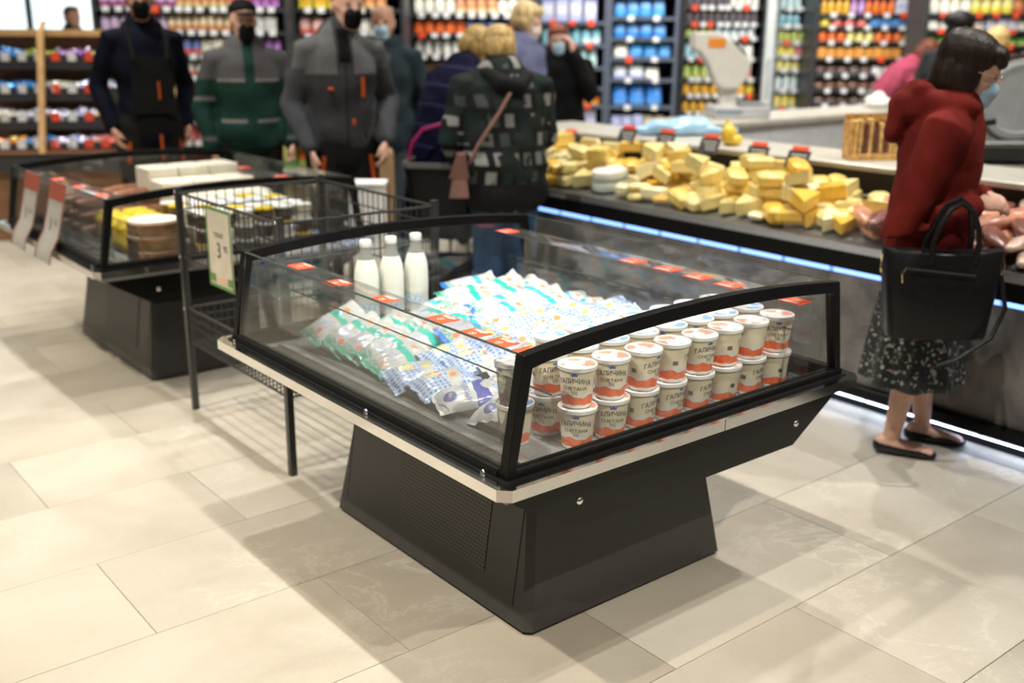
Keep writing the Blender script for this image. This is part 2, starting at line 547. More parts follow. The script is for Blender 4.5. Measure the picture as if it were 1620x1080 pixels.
def make_cooler(label, y0):
    t = thing('refrigerated_island', label, 'cooler', (0, y0, 0))
    # pedestal
    def frus(x0, x1, y0, y1, x2, x3, y2, y3, z0, z1, c=.02):
        a = chamf(x0, x1, y0, y1, c); b = chamf(x2, x3, y2, y3, c)
        n = len(a)
        vs = [(x, y, z0) for x, y in a] + [(x, y, z1) for x, y in b]
        return MB().add(vs, [tuple(range(n-1, -1, -1)), tuple(range(n, 2*n))] + [(i, (i+1) % n, n+(i+1) % n, n+i) for i in range(n)])
    zt = .43; k = zt/.35*.05
    base = frus(.284, 1.08, .25, 1.272, .284+k, 1.08-k, .25+k, 1.272-k, .012, zt).build('pedestal', CHAR, t)
    MB().box(.31, 1.05, .28, 1.24, 0, .014).build('plinth', BLACK, t)
    # pedestal side: seam and perforated vent, lying on the sloping face
    def side_u(z): return .284 + k*z/zt
    for nm, ya, yb, za, zb, m_, e in (('panel_seam', .322, .327, .012, zt-.01, BLACK, .0015), ('panel_seam', 1.205, 1.209, .012, zt-.01, BLACK, .0015),
                                ('vent_grille', .46, .90, .11, .40, GRILLE, .003)):
        vs = [(side_u(z)-e, y, z) for z in (za, zb) for y in (ya, yb)] + [(side_u(z)+.01, y, z) for z in (za, zb) for y in (ya, yb)]
        MB().add(vs, [(0,1,3,2),(4,6,7,5),(0,4,5,1),(2,3,7,6),(0,2,6,4),(1,5,7,3)]).build(nm, m_, t)
    # insulated tub
    poly = [(.060, .545), (.082, .524), (.262, .416), (1.125, .416), (1.295, .524), (1.305, .545)]
    MB().prism(poly, .055, CL-.055).build('tub', GLOSSBLACK, t)
    # bumper rail and sill
    MBr = MB(); ring(MBr, chamf(0, CW, 0, CL, .026), chamf(.034, CW-.034, .034, CL-.034, .012), RZ0, RZ1)
    rail = MBr.build('bumper_rail', CHROME, t)
    MB().box(.742, .7435, -.0006, .002, RZ0-.001, RZ1+.0008).build('rail_joint', BLACK, rail)
    s = MB(); ring(s, chamf(.030, CW-.030, .030, CL-.030, .01), chamf(.075, CW-.075, .075, CL-.075, .005), .575, .602)
    s.build('sill', BLACK, t)
    # well: bed and inner walls
    w_ = MB()
    w_.box(.04, CW-.04, .04, CL-.04, .546, BED)
    w_.build('bed', BEDSTEEL, t)
    g = MB()
    for i in range(118):
        y = .13 + i*.0108
        g.box(.095, .175, y, y+.0045, BED, BED+.006)
    g.box(.093, .097, .12, 1.41, BED, BED+.007); g.box(.173, .177, .12, 1.41, BED, BED+.007)
    g.build('air_grille', STEEL, t)
    g = MB()
    for i in range(118):
        y = .13 + i*.0108
        g.box(CW-.175, CW-.095, y, y+.0045, BED, BED+.006)
    g.build('air_grille', STEEL, t)
    for x_ in (.097, CW-.175): MB().box(x_, x_+.076, .125, 1.405, BED, BED+.0012).build('slot_shade_sheet', BLACK, t)  # black sheet under the slats, imitates the shade in the slots
    # bolts
    bp = [(-1, .28, .056, .482), (-1, 1.131, .056, .482), (-1, .70, .056, .566), (-1, .76, .056, .566)]
    bolt = MB().lathe([(.0105, 0), (.0105, .002), (.009, .005), (.005, .0068), (.0005, .0075)], 14)
    bme = bolt.mesh('bolt', CHROME, True)
    for _, x, y, z in bp:
        put('bolt', bme, t, (x, y, z), (PI/2, 0, 0))
        put('bolt', bme, t, (x, CL-y, z), (-PI/2, 0, 0))
    for y in (.11, .62, 1.43):
        put('bolt', bme, t, (.0275, y, .604), (0, -PI/2, 0), (.8, .8, .8))
        put('bolt', bme, t, (CW-.0275, y, .604), (0, PI/2, 0), (.8, .8, .8))
    # arched end frames
    def arch(x): return .887 + .034*(1-((x-CW/2)/(CW/2-.092))**2)
    xs = [.092 + (CW-.184)*i/16 for i in range(17)]
    outer = [(.044, .600)] + [(x, arch(x)) for x in xs] + [(CW-.044, .600)]
    inner = [(.074, .618)] + [(.118, .853)] + [(x, arch(x)-.034) for x in xs[1:-1]] + [(CW-.118, .853)] + [(CW-.074, .618)]
    def frame_mesh(ya, yb):
        mb = MB()
        n = len(outer)
        vs = [(x, ya, z) for x, z in outer] + [(x, ya, z) for x, z in inner] + [(x, yb, z) for x, z in outer] + [(x, yb, z) for x, z in inner]
        fs = []
        for a in range(n):
            b = (a+1) % n
            fs += [(a, b, n+b, n+a), (2*n+b, 2*n+a, 3*n+a, 3*n+b), (a, 2*n+a, 2*n+b, b), (n+a, n+b, 3*n+b, 3*n+a)]
        return mb.add(vs, fs)
    for ya, yb in ((.045, .075), (CL-.075, CL-.045)):
        f = frame_mesh(ya, yb).build('end_frame', BLACK, t)
        bv = f.modifiers.new('bevel', 'BEVEL'); bv.width = .0025; bv.segments = 2; bv.limit_method = 'ANGLE'
        ym = (ya+yb)/2
        MB().prism([(x, z) for x, z in inner], ym-.003, ym+.003).build('end_glass', GLASS, t)
        MB().box(.044, CW-.044, ya-.003, yb+.003, .598, .616).build('frame_foot', BLACK, t)
    # sloping side panes with bare upper edge
    for sgn in (0, 1):
        def X(x): return CW-x if sgn else x
        pts = [(X(.050), .606), (X(.056), .606), (X(.098), .886), (X(.092), .886)]
        MB().prism(pts, .076, CL-.076).build('side_glass', GLASS, t)
        MB().prism([(X(.0915), .8845), (X(.0985), .8845), (X(.0985), .8875), (X(.0915), .8875)], .076, CL-.076).build('glass_edge', DARKEDGE, t)
        MB().prism([(X(.036), .598), (X(.070), .598), (X(.072), .620), (X(.042), .620)], .076, CL-.076).build('side_sill', BLACK, t)
        # bent acrylic shield carrying the price labels
        prof = [(.122, BED+.002), (.122, .80)] + [(.122+.04*(1-math.cos(a)), .80+.045*math.sin(a)) for a in (PI/8, PI/4, 3*PI/8, PI/2)] + [(.262, .845)]
        prof2 = [(x+.0035 if z < .8 else x+.003, z-.0035 if z > .83 else z) for x, z in prof]
        pl = [(X(x), z) for x, z in prof] + [(X(x), z) for x, z in reversed(prof2)]
        MB().prism(pl, .105, CL-.09).build('acrylic_shield', ACRYL, t, True)
        MB().box(min(X(.221), X(.224)), max(X(.221), X(.224)), .10, CL-.12, BED+.002, .752).build('divider', GLASS, t)
        MB().box(min(X(.2205), X(.2245)), max(X(.2205), X(.2245)), .10, CL-.12, .752, .7545).build('divider_edge', DARKEDGE, t)
    return t
cooler = make_cooler('black refrigerated island in the foreground filled with sour cream cups and milk pouches', 0)
COOL2Y = 2.705
cool2 = dup(cooler, (0, COOL2Y, 0), label='black refrigerated island behind the wire basket holding round wooden cheese boxes')

# ------------------------------------------------------------------ price labels on the shields
AK = text_geo('АКЦІЯ', .0165, bold=.0004)
PC = text_geo('%', .013)
def price_label(x, y, z, rz, label, grp=None, w=.062, d=.075, curl=0):
    t = thing('price_label', label, 'price label', (x, y, z), (0, 0, rz), grp)
    MB().box(-d/2, d/2, -w/2, w/2, 0, .0012).build('card', RED, t)
    mb = MB()
    mb.add([(v.x, v.y+.020, .0018) for v in AK[0]], AK[1])
    mb.build('lettering', PRINTW, t)
    mb = MB()
    n = 20
    vs = [(r*math.cos(2*PI*i/n), r*math.sin(2*PI*i/n)-.006, .0018) for r in (.0085, .0098) for i in range(n)]
    mb.add(vs, [(i, (i+1) % n, n+(i+1) % n, n+i) for i in range(n)])
    mb.add([(v.x, v.y-.006, .0018) for v in PC[0]], PC[1])
    mb.build('percent_emblem', PRINTW, t)
    return t
def lab_y(k): return ('nearest the front corner post', 'second from the front corner post', 'third from the front corner post', 'fourth from the front corner post',
                      'above the gingham pouches', 'above the teal pouches', 'at the far end', 'beside the milk bottles')[k]
for k, (x, y) in enumerate([(.212, .165), (.203, .268), (.200, .372), (.215, .53), (.205, .80), (.198, 1.05), (.222, 1.32)]):
    price_label(x, y, .8455, -PI/2, 'red promotion label on the left rim of the near cooler, number %s from the front' % ['one', 'two', 'three', 'four', 'five', 'six', 'seven'][k], 'red price labels on the near cooler')
for k, (x, y) in enumerate([(1.118, .085), (1.122, .325), (1.128, .455), (1.135, .59), (1.130, .74), (1.128, 1.40)]):
    price_label(x, y, .8455, PI/2, 'red promotion label on the right rim of the near cooler, number %s from the front' % ['one', 'two', 'three', 'four', 'five', 'six'][k], 'red price labels on the near cooler')

# ------------------------------------------------------------------ sour cream cups
def cup_material():
    m, nt, b = nodes('printed_sour_cream_cup')
    tc = N(nt, 'ShaderNodeTexCoord')
    sx = N(nt, 'ShaderNodeSeparateXYZ'); L(nt, tc.outputs['Object'], sx.inputs[0])
    an = math_(nt, 'ARCTAN2', sx.outputs['X'], sx.outputs['Y'])
    wv = math_(nt, 'SINE', math_(nt, 'MULTIPLY', an, 4.))
    w2 = math_(nt, 'SINE', math_(nt, 'MULTIPLY_ADD', an, 9., 1.))
    lim = math_(nt, 'ADD', math_(nt, 'MULTIPLY_ADD', wv, .0035, .0315), math_(nt, 'MULTIPLY', w2, .0012))
    up = math_(nt, 'LESS_THAN', sx.outputs['Z'], lim)
    lo = math_(nt, 'GREATER_THAN', sx.outputs['Z'], math_(nt, 'MULTIPLY_ADD', w2, .001, .009))
    band = math_(nt, 'MULTIPLY', up, lo)
    nz = N(nt, 'ShaderNodeTexNoise', Scale=60., Detail=3.); L(nt, tc.outputs['Object'], nz.inputs[0])
    org = ramp(nt, nz.outputs['Fac'], [(.35, (.80, .13, .05)), (.65, (.90, .24, .10))])
    top = ramp(nt, math_(nt, 'MULTIPLY', sx.outputs['Z'], 10.), [(.30, (.70, .74, .76)), (.46, (.80, .74, .57)), (1., (.82, .75, .56))])
    low = math_(nt, 'LESS_THAN', sx.outputs['Z'], .010)
    c = mixc(nt, band, top.outputs[0], org.outputs[0])
    c2 = mixc(nt, math_(nt, 'MULTIPLY', low, math_(nt, 'SUBTRACT', 1., band)), c, (.86, .85, .82))
    L(nt, c2, b.inputs['Base Color'])
    b.inputs['Roughness'].default_value = .32
    b.inputs['Subsurface Weight'].default_value = .0
    return m
CUP = cup_material()
def lid_material(name, c1):
    m, nt, b = nodes(name)
    tc = N(nt, 'ShaderNodeTexCoord')
    nz = N(nt, 'ShaderNodeTexNoise', Scale=26., Detail=2.); L(nt, tc.outputs['Object'], nz.inputs[0])
    sx = N(nt, 'ShaderNodeSeparateXYZ'); L(nt, tc.outputs['Object'], sx.inputs[0])
    f = math_(nt, 'ADD', nz.outputs['Fac'], math_(nt, 'MULTIPLY', sx.outputs['Y'], 3.))
    r = ramp(nt, f, [(.50, (.82, .83, .84)), (.56, c1)])
    L(nt, r.outputs[0], b.inputs['Base Color'])
    b.inputs['Roughness'].default_value = .2
    return m
LIDO = lid_material('white_and_orange_lid_foil', (.80, .36, .26))
LIDB = lid_material('white_and_blue_lid_foil', (.25, .45, .78))
RIM = mat('clear_white_lid_plastic', (.80, .81, .81), .18)
def cup_r(z): return .0375 + (.0462-.0375)*z/.099
def wrap(geo, z0, up=0.0, squash=1., arc=0.):
    vs = []
    for v in geo[0]:
        z = z0 + v.y*squash + arc*(v.x*v.x)
        r = cup_r(z) + .0006
        a = v.x / .042
        vs.append((r*math.sin(a), -r*math.cos(a), z))
    return vs, geo[1]
T1 = text_geo('ГАЛИЧИНА', .0150); T2 = text_geo('СМЕТАНА', .0128); T3 = text_geo('21%', .0095); T4 = text_geo('жирності', .004)
body_me = MB().lathe([(.033, .003), (.0365, 0), (.0375, .002)] + [(cup_r(z), z) for z in (.008, .02, .04, .06, .08, .097)] + [(.0478, .098), (.0478, .101)], 32).mesh('cup_body', CUP, True)
let = MB()
let.add(*wrap(T1, .073, squash=1.25, arc=-4.)); let.add(*wrap(T2, .0525)); let.add(*wrap(T3, .040)); let.add(*wrap(T4, .0455))
let_me = let.mesh('lettering', PRINTD)
cr = MB()
for pts in ([(-.007, 0), (.007, 0), (.0085, .007), (.0045, .0035), (.0, .0095), (-.0045, .0035), (-.0085, .007)],):
    vs = [Vector((x, y, 0)) for x, y in pts] + [Vector((0, .002, 0))]
    n = len(pts)
    cr.add(*wrap((vs, [(i, (i+1) % n, n) for i in range(n)]), .0855))
small = []
for i in range(5):
    cr.add(*wrap(([Vector((x, y, 0)) for x, y in ((.058, -.001), (.072, -.001), (.086, -.001), (.086, 0), (.072, 0), (.058, 0))], [(0, 1, 4, 5), (1, 2, 3, 4)]), .052+.0045*i))
cr_me = cr.mesh('crown_emblem', PRINTB)
bc = MB()
for i in range(9):
    x = -.062 - i*.0016
    bc.add(*wrap(([Vector((x, -.006, 0)), Vector((x+.0009, -.006, 0)), Vector((x+.0009, .006, 0)), Vector((x, .006, 0))], [(0, 1, 2, 3)]), .055))
bc_me = bc.mesh('barcode', PRINTD)
lid_prof = [(.0492, .0965), (.0505, .098), (.0505, .1065), (.0492, .108), (.0455, .108), (.0445, .1055), (.0005, .1055)]
lid_o = MB().lathe(lid_prof, 32).mesh('lid', [RIM, LIDO], True)
lid_b = MB().lathe(lid_prof, 32).mesh('lid', [RIM, LIDB], True)
for me in (lid_o, lid_b):
    for p in me.polygons:
        if p.center.z > .1052 and (p.center.x**2+p.center.y**2) < .0445**2: p.material_index = 1
CUPH = .1085
FACE = math.atan2(-(1.2+.75), -(1.3+.2)) + PI/2       # turned towards the photographer
def cup(x, y, z, rz, label, blue, group):
    t = thing('sour_cream_cup', label, 'cup', (x, y, z), (0, 0, rz), group)
    b = put('cup_body', body_me, t)
    put('lid', lid_b if blue else lid_o, t)
    put('lettering', let_me, b); put('crown_emblem', cr_me, b); put('barcode', bc_me, b)
    return t
front_rot = [[-10, 4, 55, 42, 62, 118, 64, 110], [-14, -2, 52, 98, 30, 102, 165, -6]]
ORD = ['first', 'second', 'third', 'fourth', 'fifth', 'sixth', 'seventh', 'last']
for layer in range(2):
    for k in range(8):
        x = .372 + k*.112
        cup(x + R.uniform(-.003, .003), .172 + R.uniform(-.004, .004), BED + .001 + layer*CUPH,
            FACE + math.radians(front_rot[layer][k]), 'orange and cream cup, %s from left in the %s row behind the front glass' % (ORD[k], ('bottom', 'top')[layer]),
            False, 'sour cream cups against the front glass')
for row in range(1, 3):
    for layer in range(2):
        for k in range(-1, 8):
            if row == 2 and k < 1: continue
            x = .375 + k*.112
            cup(x + R.uniform(-.004, .004), .172 + row*.117 + R.uniform(-.003, .003), BED + .001 + layer*CUPH,
                FACE + R.uniform(-2.5, 2.5), 'blue lidded cup, %s row back from the front glass, %s from left, %s layer' % (nth(row+1), nth(k+2 if row == 1 else k), ('lower', 'upper')[layer]), True, 'blue lidded cups behind the front row')

# ------------------------------------------------------------------ milk bottles
MILK = mat('milk_filled_plastic', (.86, .87, .80), .22, 0, .02)
CLEARP = mat('frosted_bottle_neck', (.30, .31, .29), .15, 0, .02)
CAPM = mat('white_bottle_cap', (.88, .89, .88), .3, 0, .02)
bt_body = MB().lathe([(.036, 0), (.041, .004), (.042, .02), (.0415, .07), (.0425, .075), (.0415, .08), (.0425, .088), (.042, .14), (.0395, .168), (.034, .190), (.0275, .206)], 28).mesh('bottle_body', MILK, True)
bt_neck = MB().lathe([(.0278, .206), (.0215, .226), (.0185, .250)], 24).mesh('bottle_neck', CLEARP, True)
bt_cap = MB().lathe([(.0195, .248), (.0205, .250), (.0205, .268), (.0185, .271), (.0005, .271)], 24).mesh('cap', CAPM, True)
lab = MB()
for k in range(14):
    a0, a1 = -1.3 + k*2.6/14, -1.3 + (k+1)*2.6/14
    r = .0432
    lab.add([(r*math.sin(a0), -r*math.cos(a0), .03), (r*math.sin(a1), -r*math.cos(a1), .03), (r*math.sin(a1), -r*math.cos(a1), .062), (r*math.sin(a0), -r*math.cos(a0), .062)], [(0, 1, 2, 3)])
bt_lab = lab.mesh('bottle_label', mat('pale_blue_label', (.55, .68, .85), .5, 0, .3, 90), True)
MB().box(.36, .80, 1.27, 1.44, BED+.001, .624).build('false_floor', STEEL, cooler)
for k, (x, y) in enumerate([(.480, 1.352), (.580, 1.352), (.681, 1.352)]):
    t = thing('milk_bottle', 'full milk bottle, %s of three at the far end of the near cooler' % ['leftmost', 'middle one', 'rightmost'][k], 'bottle', (x, y, .625), (0, 0, FACE + R.uniform(-.5, .5)), 'milk bottles')
    put('bottle_body', bt_body, t); put('bottle_neck', bt_neck, t); put('cap', bt_cap, t); put('bottle_label', bt_lab, t)

# ------------------------------------------------------------------ milk and sour cream pouches
def pouch_mesh(name, m, lx, ly, h, seed):
    r = random.Random(seed)
    nx, ny = 14, 20
    ph = [r.uniform(0, 6.28) for _ in range(8)]
    vs = []; fs = []
    for side in (1, -1):
        for j in range(ny+1):
            for i in range(nx+1):
                sx = -1 + 2*i/nx; sy = -1 + 2*j/ny
                ey = max(0, (abs(sy)-.0)/.88); e = 0 if ey >= 1 else (1-ey**3.2)**.75
                ex = (1-abs(sx)**2.6)**.7
                z = h*.5*e*ex
                z *= 1 + .10*math.sin(5*sx+ph[0]+2*sy) + .08*math.sin(7*sy+ph[1]+3*sx) + .06*math.sin(11*sx-6*sy+ph[2])
                pinch = 1 - .10*e
                x = sx*lx/2*pinch; y = sy*ly/2
                fold = .004*math.sin(9*sx+ph[3])*abs(sy)**6 + .006*math.sin(2.2*sx+ph[4])*sy*abs(sy)
                vs.append((x, y, (side*z if side > 0 else -z*.62) + fold + (.0006 if side > 0 else -.0006)))
    K = (nx+1)*(ny+1)
    for s_ in (0, 1):
        for j in range(ny):
            for i in range(nx):
                a = s_*K + j*(nx+1)+i
                q = (a, a+1, a+nx+2, a+nx+1)
                fs.append(q if s_ == 0 else q[::-1])
    for j in range(ny):
        for i in (0, nx):
            a = j*(nx+1)+i; b = a+nx+1
            fs.append((a, b, b+K, a+K))
    for i in range(nx):
        for j in (0, ny):
            a = j*(nx+1)+i; b = a+1
            fs.append((a, b, b+K, a+K))
    return MB().add(vs, fs).mesh(name, m, True)
def film_base(name):
    m, nt, b = nodes(name)
    b.inputs['Roughness'].default_value = .24
    b.inputs['Coat Weight'].default_value = .4; b.inputs['Coat Roughness'].default_value = .12
    tc = N(nt, 'ShaderNodeTexCoord')
    s_ = N(nt, 'ShaderNodeSeparateXYZ'); L(nt, tc.outputs['Object'], s_.inputs[0])
    nz = N(nt, 'ShaderNodeTexNoise', Scale=28., Detail=3.); L(nt, tc.outputs['Object'], nz.inputs[0])
    bp = N(nt, 'ShaderNodeBump', Strength=.22, Distance=.01); L(nt, nz.outputs['Fac'], bp.inputs['Height']); L(nt, bp.outputs[0], b.inputs['Normal'])
    return m, nt, b, s_.outputs['X'], s_.outputs['Y'], nz.outputs['Fac'], tc
def band(nt, v, lo, hi):
    return math_(nt, 'MULTIPLY', math_(nt, 'GREATER_THAN', v, lo), math_(nt, 'LESS_THAN', v, hi))
def disc(nt, x, y, cx, cy, r):
    dx = math_(nt, 'SUBTRACT', x, cx); dy = math_(nt, 'SUBTRACT', y, cy)
    return math_(nt, 'LESS_THAN', math_(nt, 'ADD', math_(nt, 'MULTIPLY', dx, dx), math_(nt, 'MULTIPLY', dy, dy)), r*r)
WHT = (.54, .55, .55)
def pouch_teal(name, tint, tint2):
    m, nt, b, x, y, nz, tc = film_base(name)
    wob = math_(nt, 'ADD', y, math_(nt, 'MULTIPLY', math_(nt, 'SUBTRACT', nz, .5), .02))
    c = mixc(nt, band(nt, wob, .006, .030), WHT, tint)
    c = mixc(nt, math_(nt, 'LESS_THAN', y, -.086), c, tint2)
    fine = N(nt, 'ShaderNodeTexNoise', Scale=150., Detail=2.); L(nt, tc.outputs['Object'], fine.inputs[0])
    txt = math_(nt, 'MULTIPLY', band(nt, y, -.052, -.004), math_(nt, 'MULTIPLY', band(nt, x, -.045, .03), math_(nt, 'GREATER_THAN', fine.outputs['Fac'], .55)))
    c = mixc(nt, txt, c, (.35, .42, .70))
    c = mixc(nt, disc(nt, x, y, .018, -.062, .011), c, (.85, .22, .08))
    c = mixc(nt, disc(nt, x, y, .0, .055, .010), c, (.85, .30, .10))
    sp = math_(nt, 'MULTIPLY', band(nt, y, -.086, -.068), math_(nt, 'GREATER_THAN', fine.outputs['Fac'], .5))
    c = mixc(nt, sp, c, (.10, .42, .34))
    L(nt, c, b.inputs['Base Color'])
    return m
def pouch_gingham(name, patch):
    m, nt, b, x, y, nz, tc = film_base(name)
    sx = math_(nt, 'GREATER_THAN', math_(nt, 'SINE', math_(nt, 'MULTIPLY', x, 420.)), 0.)
    sy = math_(nt, 'GREATER_THAN', math_(nt, 'SINE', math_(nt, 'MULTIPLY', y, 420.)), 0.)
    g = math_(nt, 'MULTIPLY', math_(nt, 'ADD', sx, sy), .5)
    r = ramp(nt, g, [(0, (.60, .63, .66)), (.5, (.45, .58, .84)), (1., (.10, .26, .66))])
    w_ = math_(nt, 'ADD', y, math_(nt, 'MULTIPLY', x, .25))
    c = mixc(nt, band(nt, w_, .004, .042), r.outputs[0], WHT)
    c = mixc(nt, disc(nt, x, y, .0, .022, .011), c, (.86, .30, .10) if patch == 0 else (.85, .62, .12))
    fl = N(nt, 'ShaderNodeTexNoise', Scale=45., Detail=2.); L(nt, tc.outputs['Object'], fl.inputs[0])
    pm = math_(nt, 'MULTIPLY', band(nt, y, -.058, -.012), band(nt, x, -.05, -.004))
    pc = ramp(nt, fl.outputs['Fac'], [(.4, (.80, .62, .16)), (.5, (.88, .82, .62)), (.62, (.35, .55, .18))] if patch else [(.4, (.75, .25, .12)), (.5, (.88, .80, .66)), (.62, (.40, .58, .25))])
    c = mixc(nt, pm, c, pc.outputs[0])
    L(nt, c, b.inputs['Base Color'])
    return m
def pouch_blue(name):
    m, nt, b, x, y, nz, tc = film_base(name)
    wob = math_(nt, 'ADD', y, math_(nt, 'MULTIPLY', math_(nt, 'SUBTRACT', nz, .5), .016))
    c = mixc(nt, band(nt, wob, .012, .055), (.64, .65, .68), (.07, .09, .42))
    c = mixc(nt, disc(nt, x, y, .018, -.058, .019), c, (.07, .08, .33))
    c = mixc(nt, math_(nt, 'MULTIPLY', disc(nt, x, y, -.01, .052, .02), math_(nt, 'GREATER_THAN', nz, .52)), c, WHT)
    L(nt, c, b.inputs['Base Color'])
    return m
PT = [pouch_teal('teal_and_white_pouch_film', (.03, .50, .42), (.03, .36, .27)), pouch_teal('cyan_and_white_pouch_film', (.05, .42, .68), (.04, .20, .62))]
PG = [pouch_gingham('blue_gingham_pouch_film', 0), pouch_gingham('gingham_pouch_film_with_yellow_flowers', 1)]
PB = pouch_blue('navy_and_white_pouch_film')
PM = {'teal': [pouch_mesh('milk_pouch', PT[0], .135, .205, .050, s) for s in (1, 2)],
      'cyan': [pouch_mesh('milk_pouch', PT[1], .135, .205, .050, s) for s in (3, 4)],
      'ging': [pouch_mesh('sour_cream_pouch', PG[0], .150, .205, .056, 5), pouch_mesh('sour_cream_pouch', PG[1], .150, .205, .056, 6)],
      'blue': [pouch_mesh('sour_cream_pouch', PB, .140, .200, .062, 7)]}
def pouch(kind, x, y, z, rz, rx, ry, label, group, var=None):
    me = PM[kind][(var if var is not None else R.randrange(2)) % len(PM[kind])]
    o = put(me.name.split('.')[0], me, None, (x, y, z), (0, 0, 0))
    o.rotation_euler = (Matrix.Rotation(rz, 3, 'Z') @ Matrix.Rotation(rx, 3, 'X') @ Matrix.Rotation(ry, 3, 'Y')).to_euler()
    return tag(o, label, 'pouch', group)
D = math.radians
# slanting stack of teal pouches, left rear
for k, (x, y, z, rz, rx, ry) in enumerate([(.315, 1.285, .648, -98, 22, 14), (.335, 1.185, .632, -96, 20, 17), (.345, 1.10, .624, -92, 18, 18), (.36, 1.02, .618, -88, 16, 19), (.345, .95, .604, -95, 10, 14)]):
    pouch('teal', x, y, z, D(rz), D(rx), D(ry), 'teal and white milk pouch, %s in the slanted stack by the left glass' % ['topmost', 'second', 'third', 'fourth', 'lowest'][k], 'teal pouches left rear', k)
# gingham pouches by the left glass
for k, (x, y, z, rz, rx, ry, v) in enumerate([(.315, .795, .600, -103, 5, 8, 1), (.325, .672, .605, -100, 6, 8, 0), (.47, .83, .622, -95, 8, 8, 1), (.48, .72, .630, -105, 6, 10, 0)]):
    pouch('ging', x, y, z, D(rz), D(rx), D(ry), ['blue gingham pouch with yellow flowers lying nearest the left glass', 'blue gingham pouch with red and green print between flowered and navy pouches',
          'blue gingham pouch behind the yellow flowered pouch', 'blue gingham pouch tucked behind the red and green printed pouch'][k], 'gingham pouches by the left glass', v)
pb = pouch('blue', .312, .545, .603, D(-112), D(7), D(10), 'white sour cream pouch with navy top and round 15% mark', None)
for s_, sz, cx, cy, m_ in (('СМЕТАНА', .021, .004, -.012, PRINTB), ('15%', .013, .018, -.058, PRINTW)):
    g = text_geo(s_, sz)
    vs = []
    for v in g[0]:
        x, y = cx+v.x, cy+v.y
        sx, sy = x/.070, y/.100
        ey = min(1, abs(sy)/.88); e = (1-ey**3.2)**.75; ex = max(0, 1-abs(sx)**2.6)**.7
        vs.append((x, y, .062*.5*e*ex*1.16 + .0025))
    MB().add(vs, g[1]).build('lettering', m_, pb)
pouch('blue', .335, .425, .604, D(-80), D(12), D(-16), 'navy and white sour cream pouch leaning behind the 15% pouch', None)
pouch('blue', .52, .60, .640, D(-100), D(4), D(8), 'navy topped pouch lying under the red labels behind the 15% pouch', None)
# the heap in the middle
for lay in range(4):
    for j in range(9):
        y = .50 + j*.098
        for i in range(5):
            x = .44 + i*.145 + (.03 if j % 2 else 0)
            top = (1, 2, 3, 3, 2)[i]
            if y > 1.12 and i < 3: top = min(top, (1, 2, 3)[i] if y < 1.2 else 0)
            if y < .56: top = min(top, 1)
            if lay > top or x > 1.06: continue
            if i == 0 and .55 < y < .9: continue
            kind = 'ging' if y < .84 else ('cyan' if R.random() < .5 else 'teal')
            if y > 1.08 and lay > 0: kind = 'teal' if R.random() < .7 else 'cyan'
            z = BED + .030 + lay*.032 + R.uniform(-.003, .003)
            nm = {'ging': 'blue gingham sour cream pouch in the heap in the middle of the cooler', 'cyan': 'white milk pouch with a bright blue band in the heap behind the labels', 'teal': 'white and teal milk pouch in the heap beside the bottles'}[kind]
            if lay == top: nm = {'ging': 'blue gingham pouch', 'cyan': 'blue banded pouch', 'teal': 'teal banded pouch'}[kind] + ' on the heap, %s row from the cups, %s from left' % (nth(j+1), nth(i+1))
            else: nm = nm.replace('in the heap', 'buried in the heap', 1)
            pouch(kind, x + R.uniform(-.02, .02), y + R.uniform(-.012, .012), z, D(-92 + R.uniform(-20, 20)), D(12 + R.uniform(-8, 10)), D(14 + R.uniform(-8, 8)), nm, {'ging': 'gingham pouches in the heap', 'cyan': 'blue banded pouches in the heap', 'teal': 'teal pouches in the heap'}[kind])

# ------------------------------------------------------------------ goods in the rear cooler
Y2 = COOL2Y
WOODB = mat('thin_poplar_wood', (.42, .24, .12), .6, 0, .25, 30, .2)
CHEESEW = mat('white_cheese_rind', (.85, .82, .72), .6, 0, .06)
CREAM = mat('cream_carton', (.78, .74, .62), .55)
BROWNP = mat('brown_sausage_film', (.24, .10, .05), .3, 0, .35, 24)
YELP = mat('yellow_pack_film', (.85, .62, .04), .3, 0, .15)
DARKJ = mat('dark_brown_tub', (.10, .065, .045), .35, 0, .3)
# stack of round wooden boxes
bx = MB().lathe([(.113, 0), (.115, .003), (.115, .052), (.112, .055), (.0005, .055)], 36).mesh('box_body', WOODB, True)
bx_l = MB().lathe([(.1165, .034), (.1165, .052), (.1155, .052), (.1155, .034), (.1165, .034)], 36, caps=False).mesh('box_band', mat('dark_poplar_band', (.30, .16, .08), .6), True)
bx_t = MB().lathe([(.109, .0555), (.108, .062), (.0005, .064)], 36).mesh('paper_top', CHEESEW, True)
for k in range(3):
    t = thing('round_cheese_box', 'round wooden cheese box, %s of the stack behind the rear cooler glass' % ['lowest', 'middle', 'topmost'][k], 'box', (.345 + .004*k, Y2+.245, BED+.002+.062*k), (0, 0, .4*k), 'round cheese boxes')
    put('box_body', bx, t); put('box_band', bx_l, t); put('paper_top', bx_t, t)
tub_b = MB().lathe([(.036, 0), (.038, .002), (.044, .06)], 18).mesh('tub_body', CREAM, True)
tub_d = MB().lathe([(.036, 0), (.038, .002), (.044, .06)], 18).mesh('tub_body', DARKJ, True)
tub_l = MB().lathe([(.046, .058), (.046, .066), (.0005, .067)], 18).mesh('lid', WHITE, True)
tub_y = MB().lathe([(.046, .058), (.046, .066), (.0005, .067)], 18).mesh('lid', YELP, True)
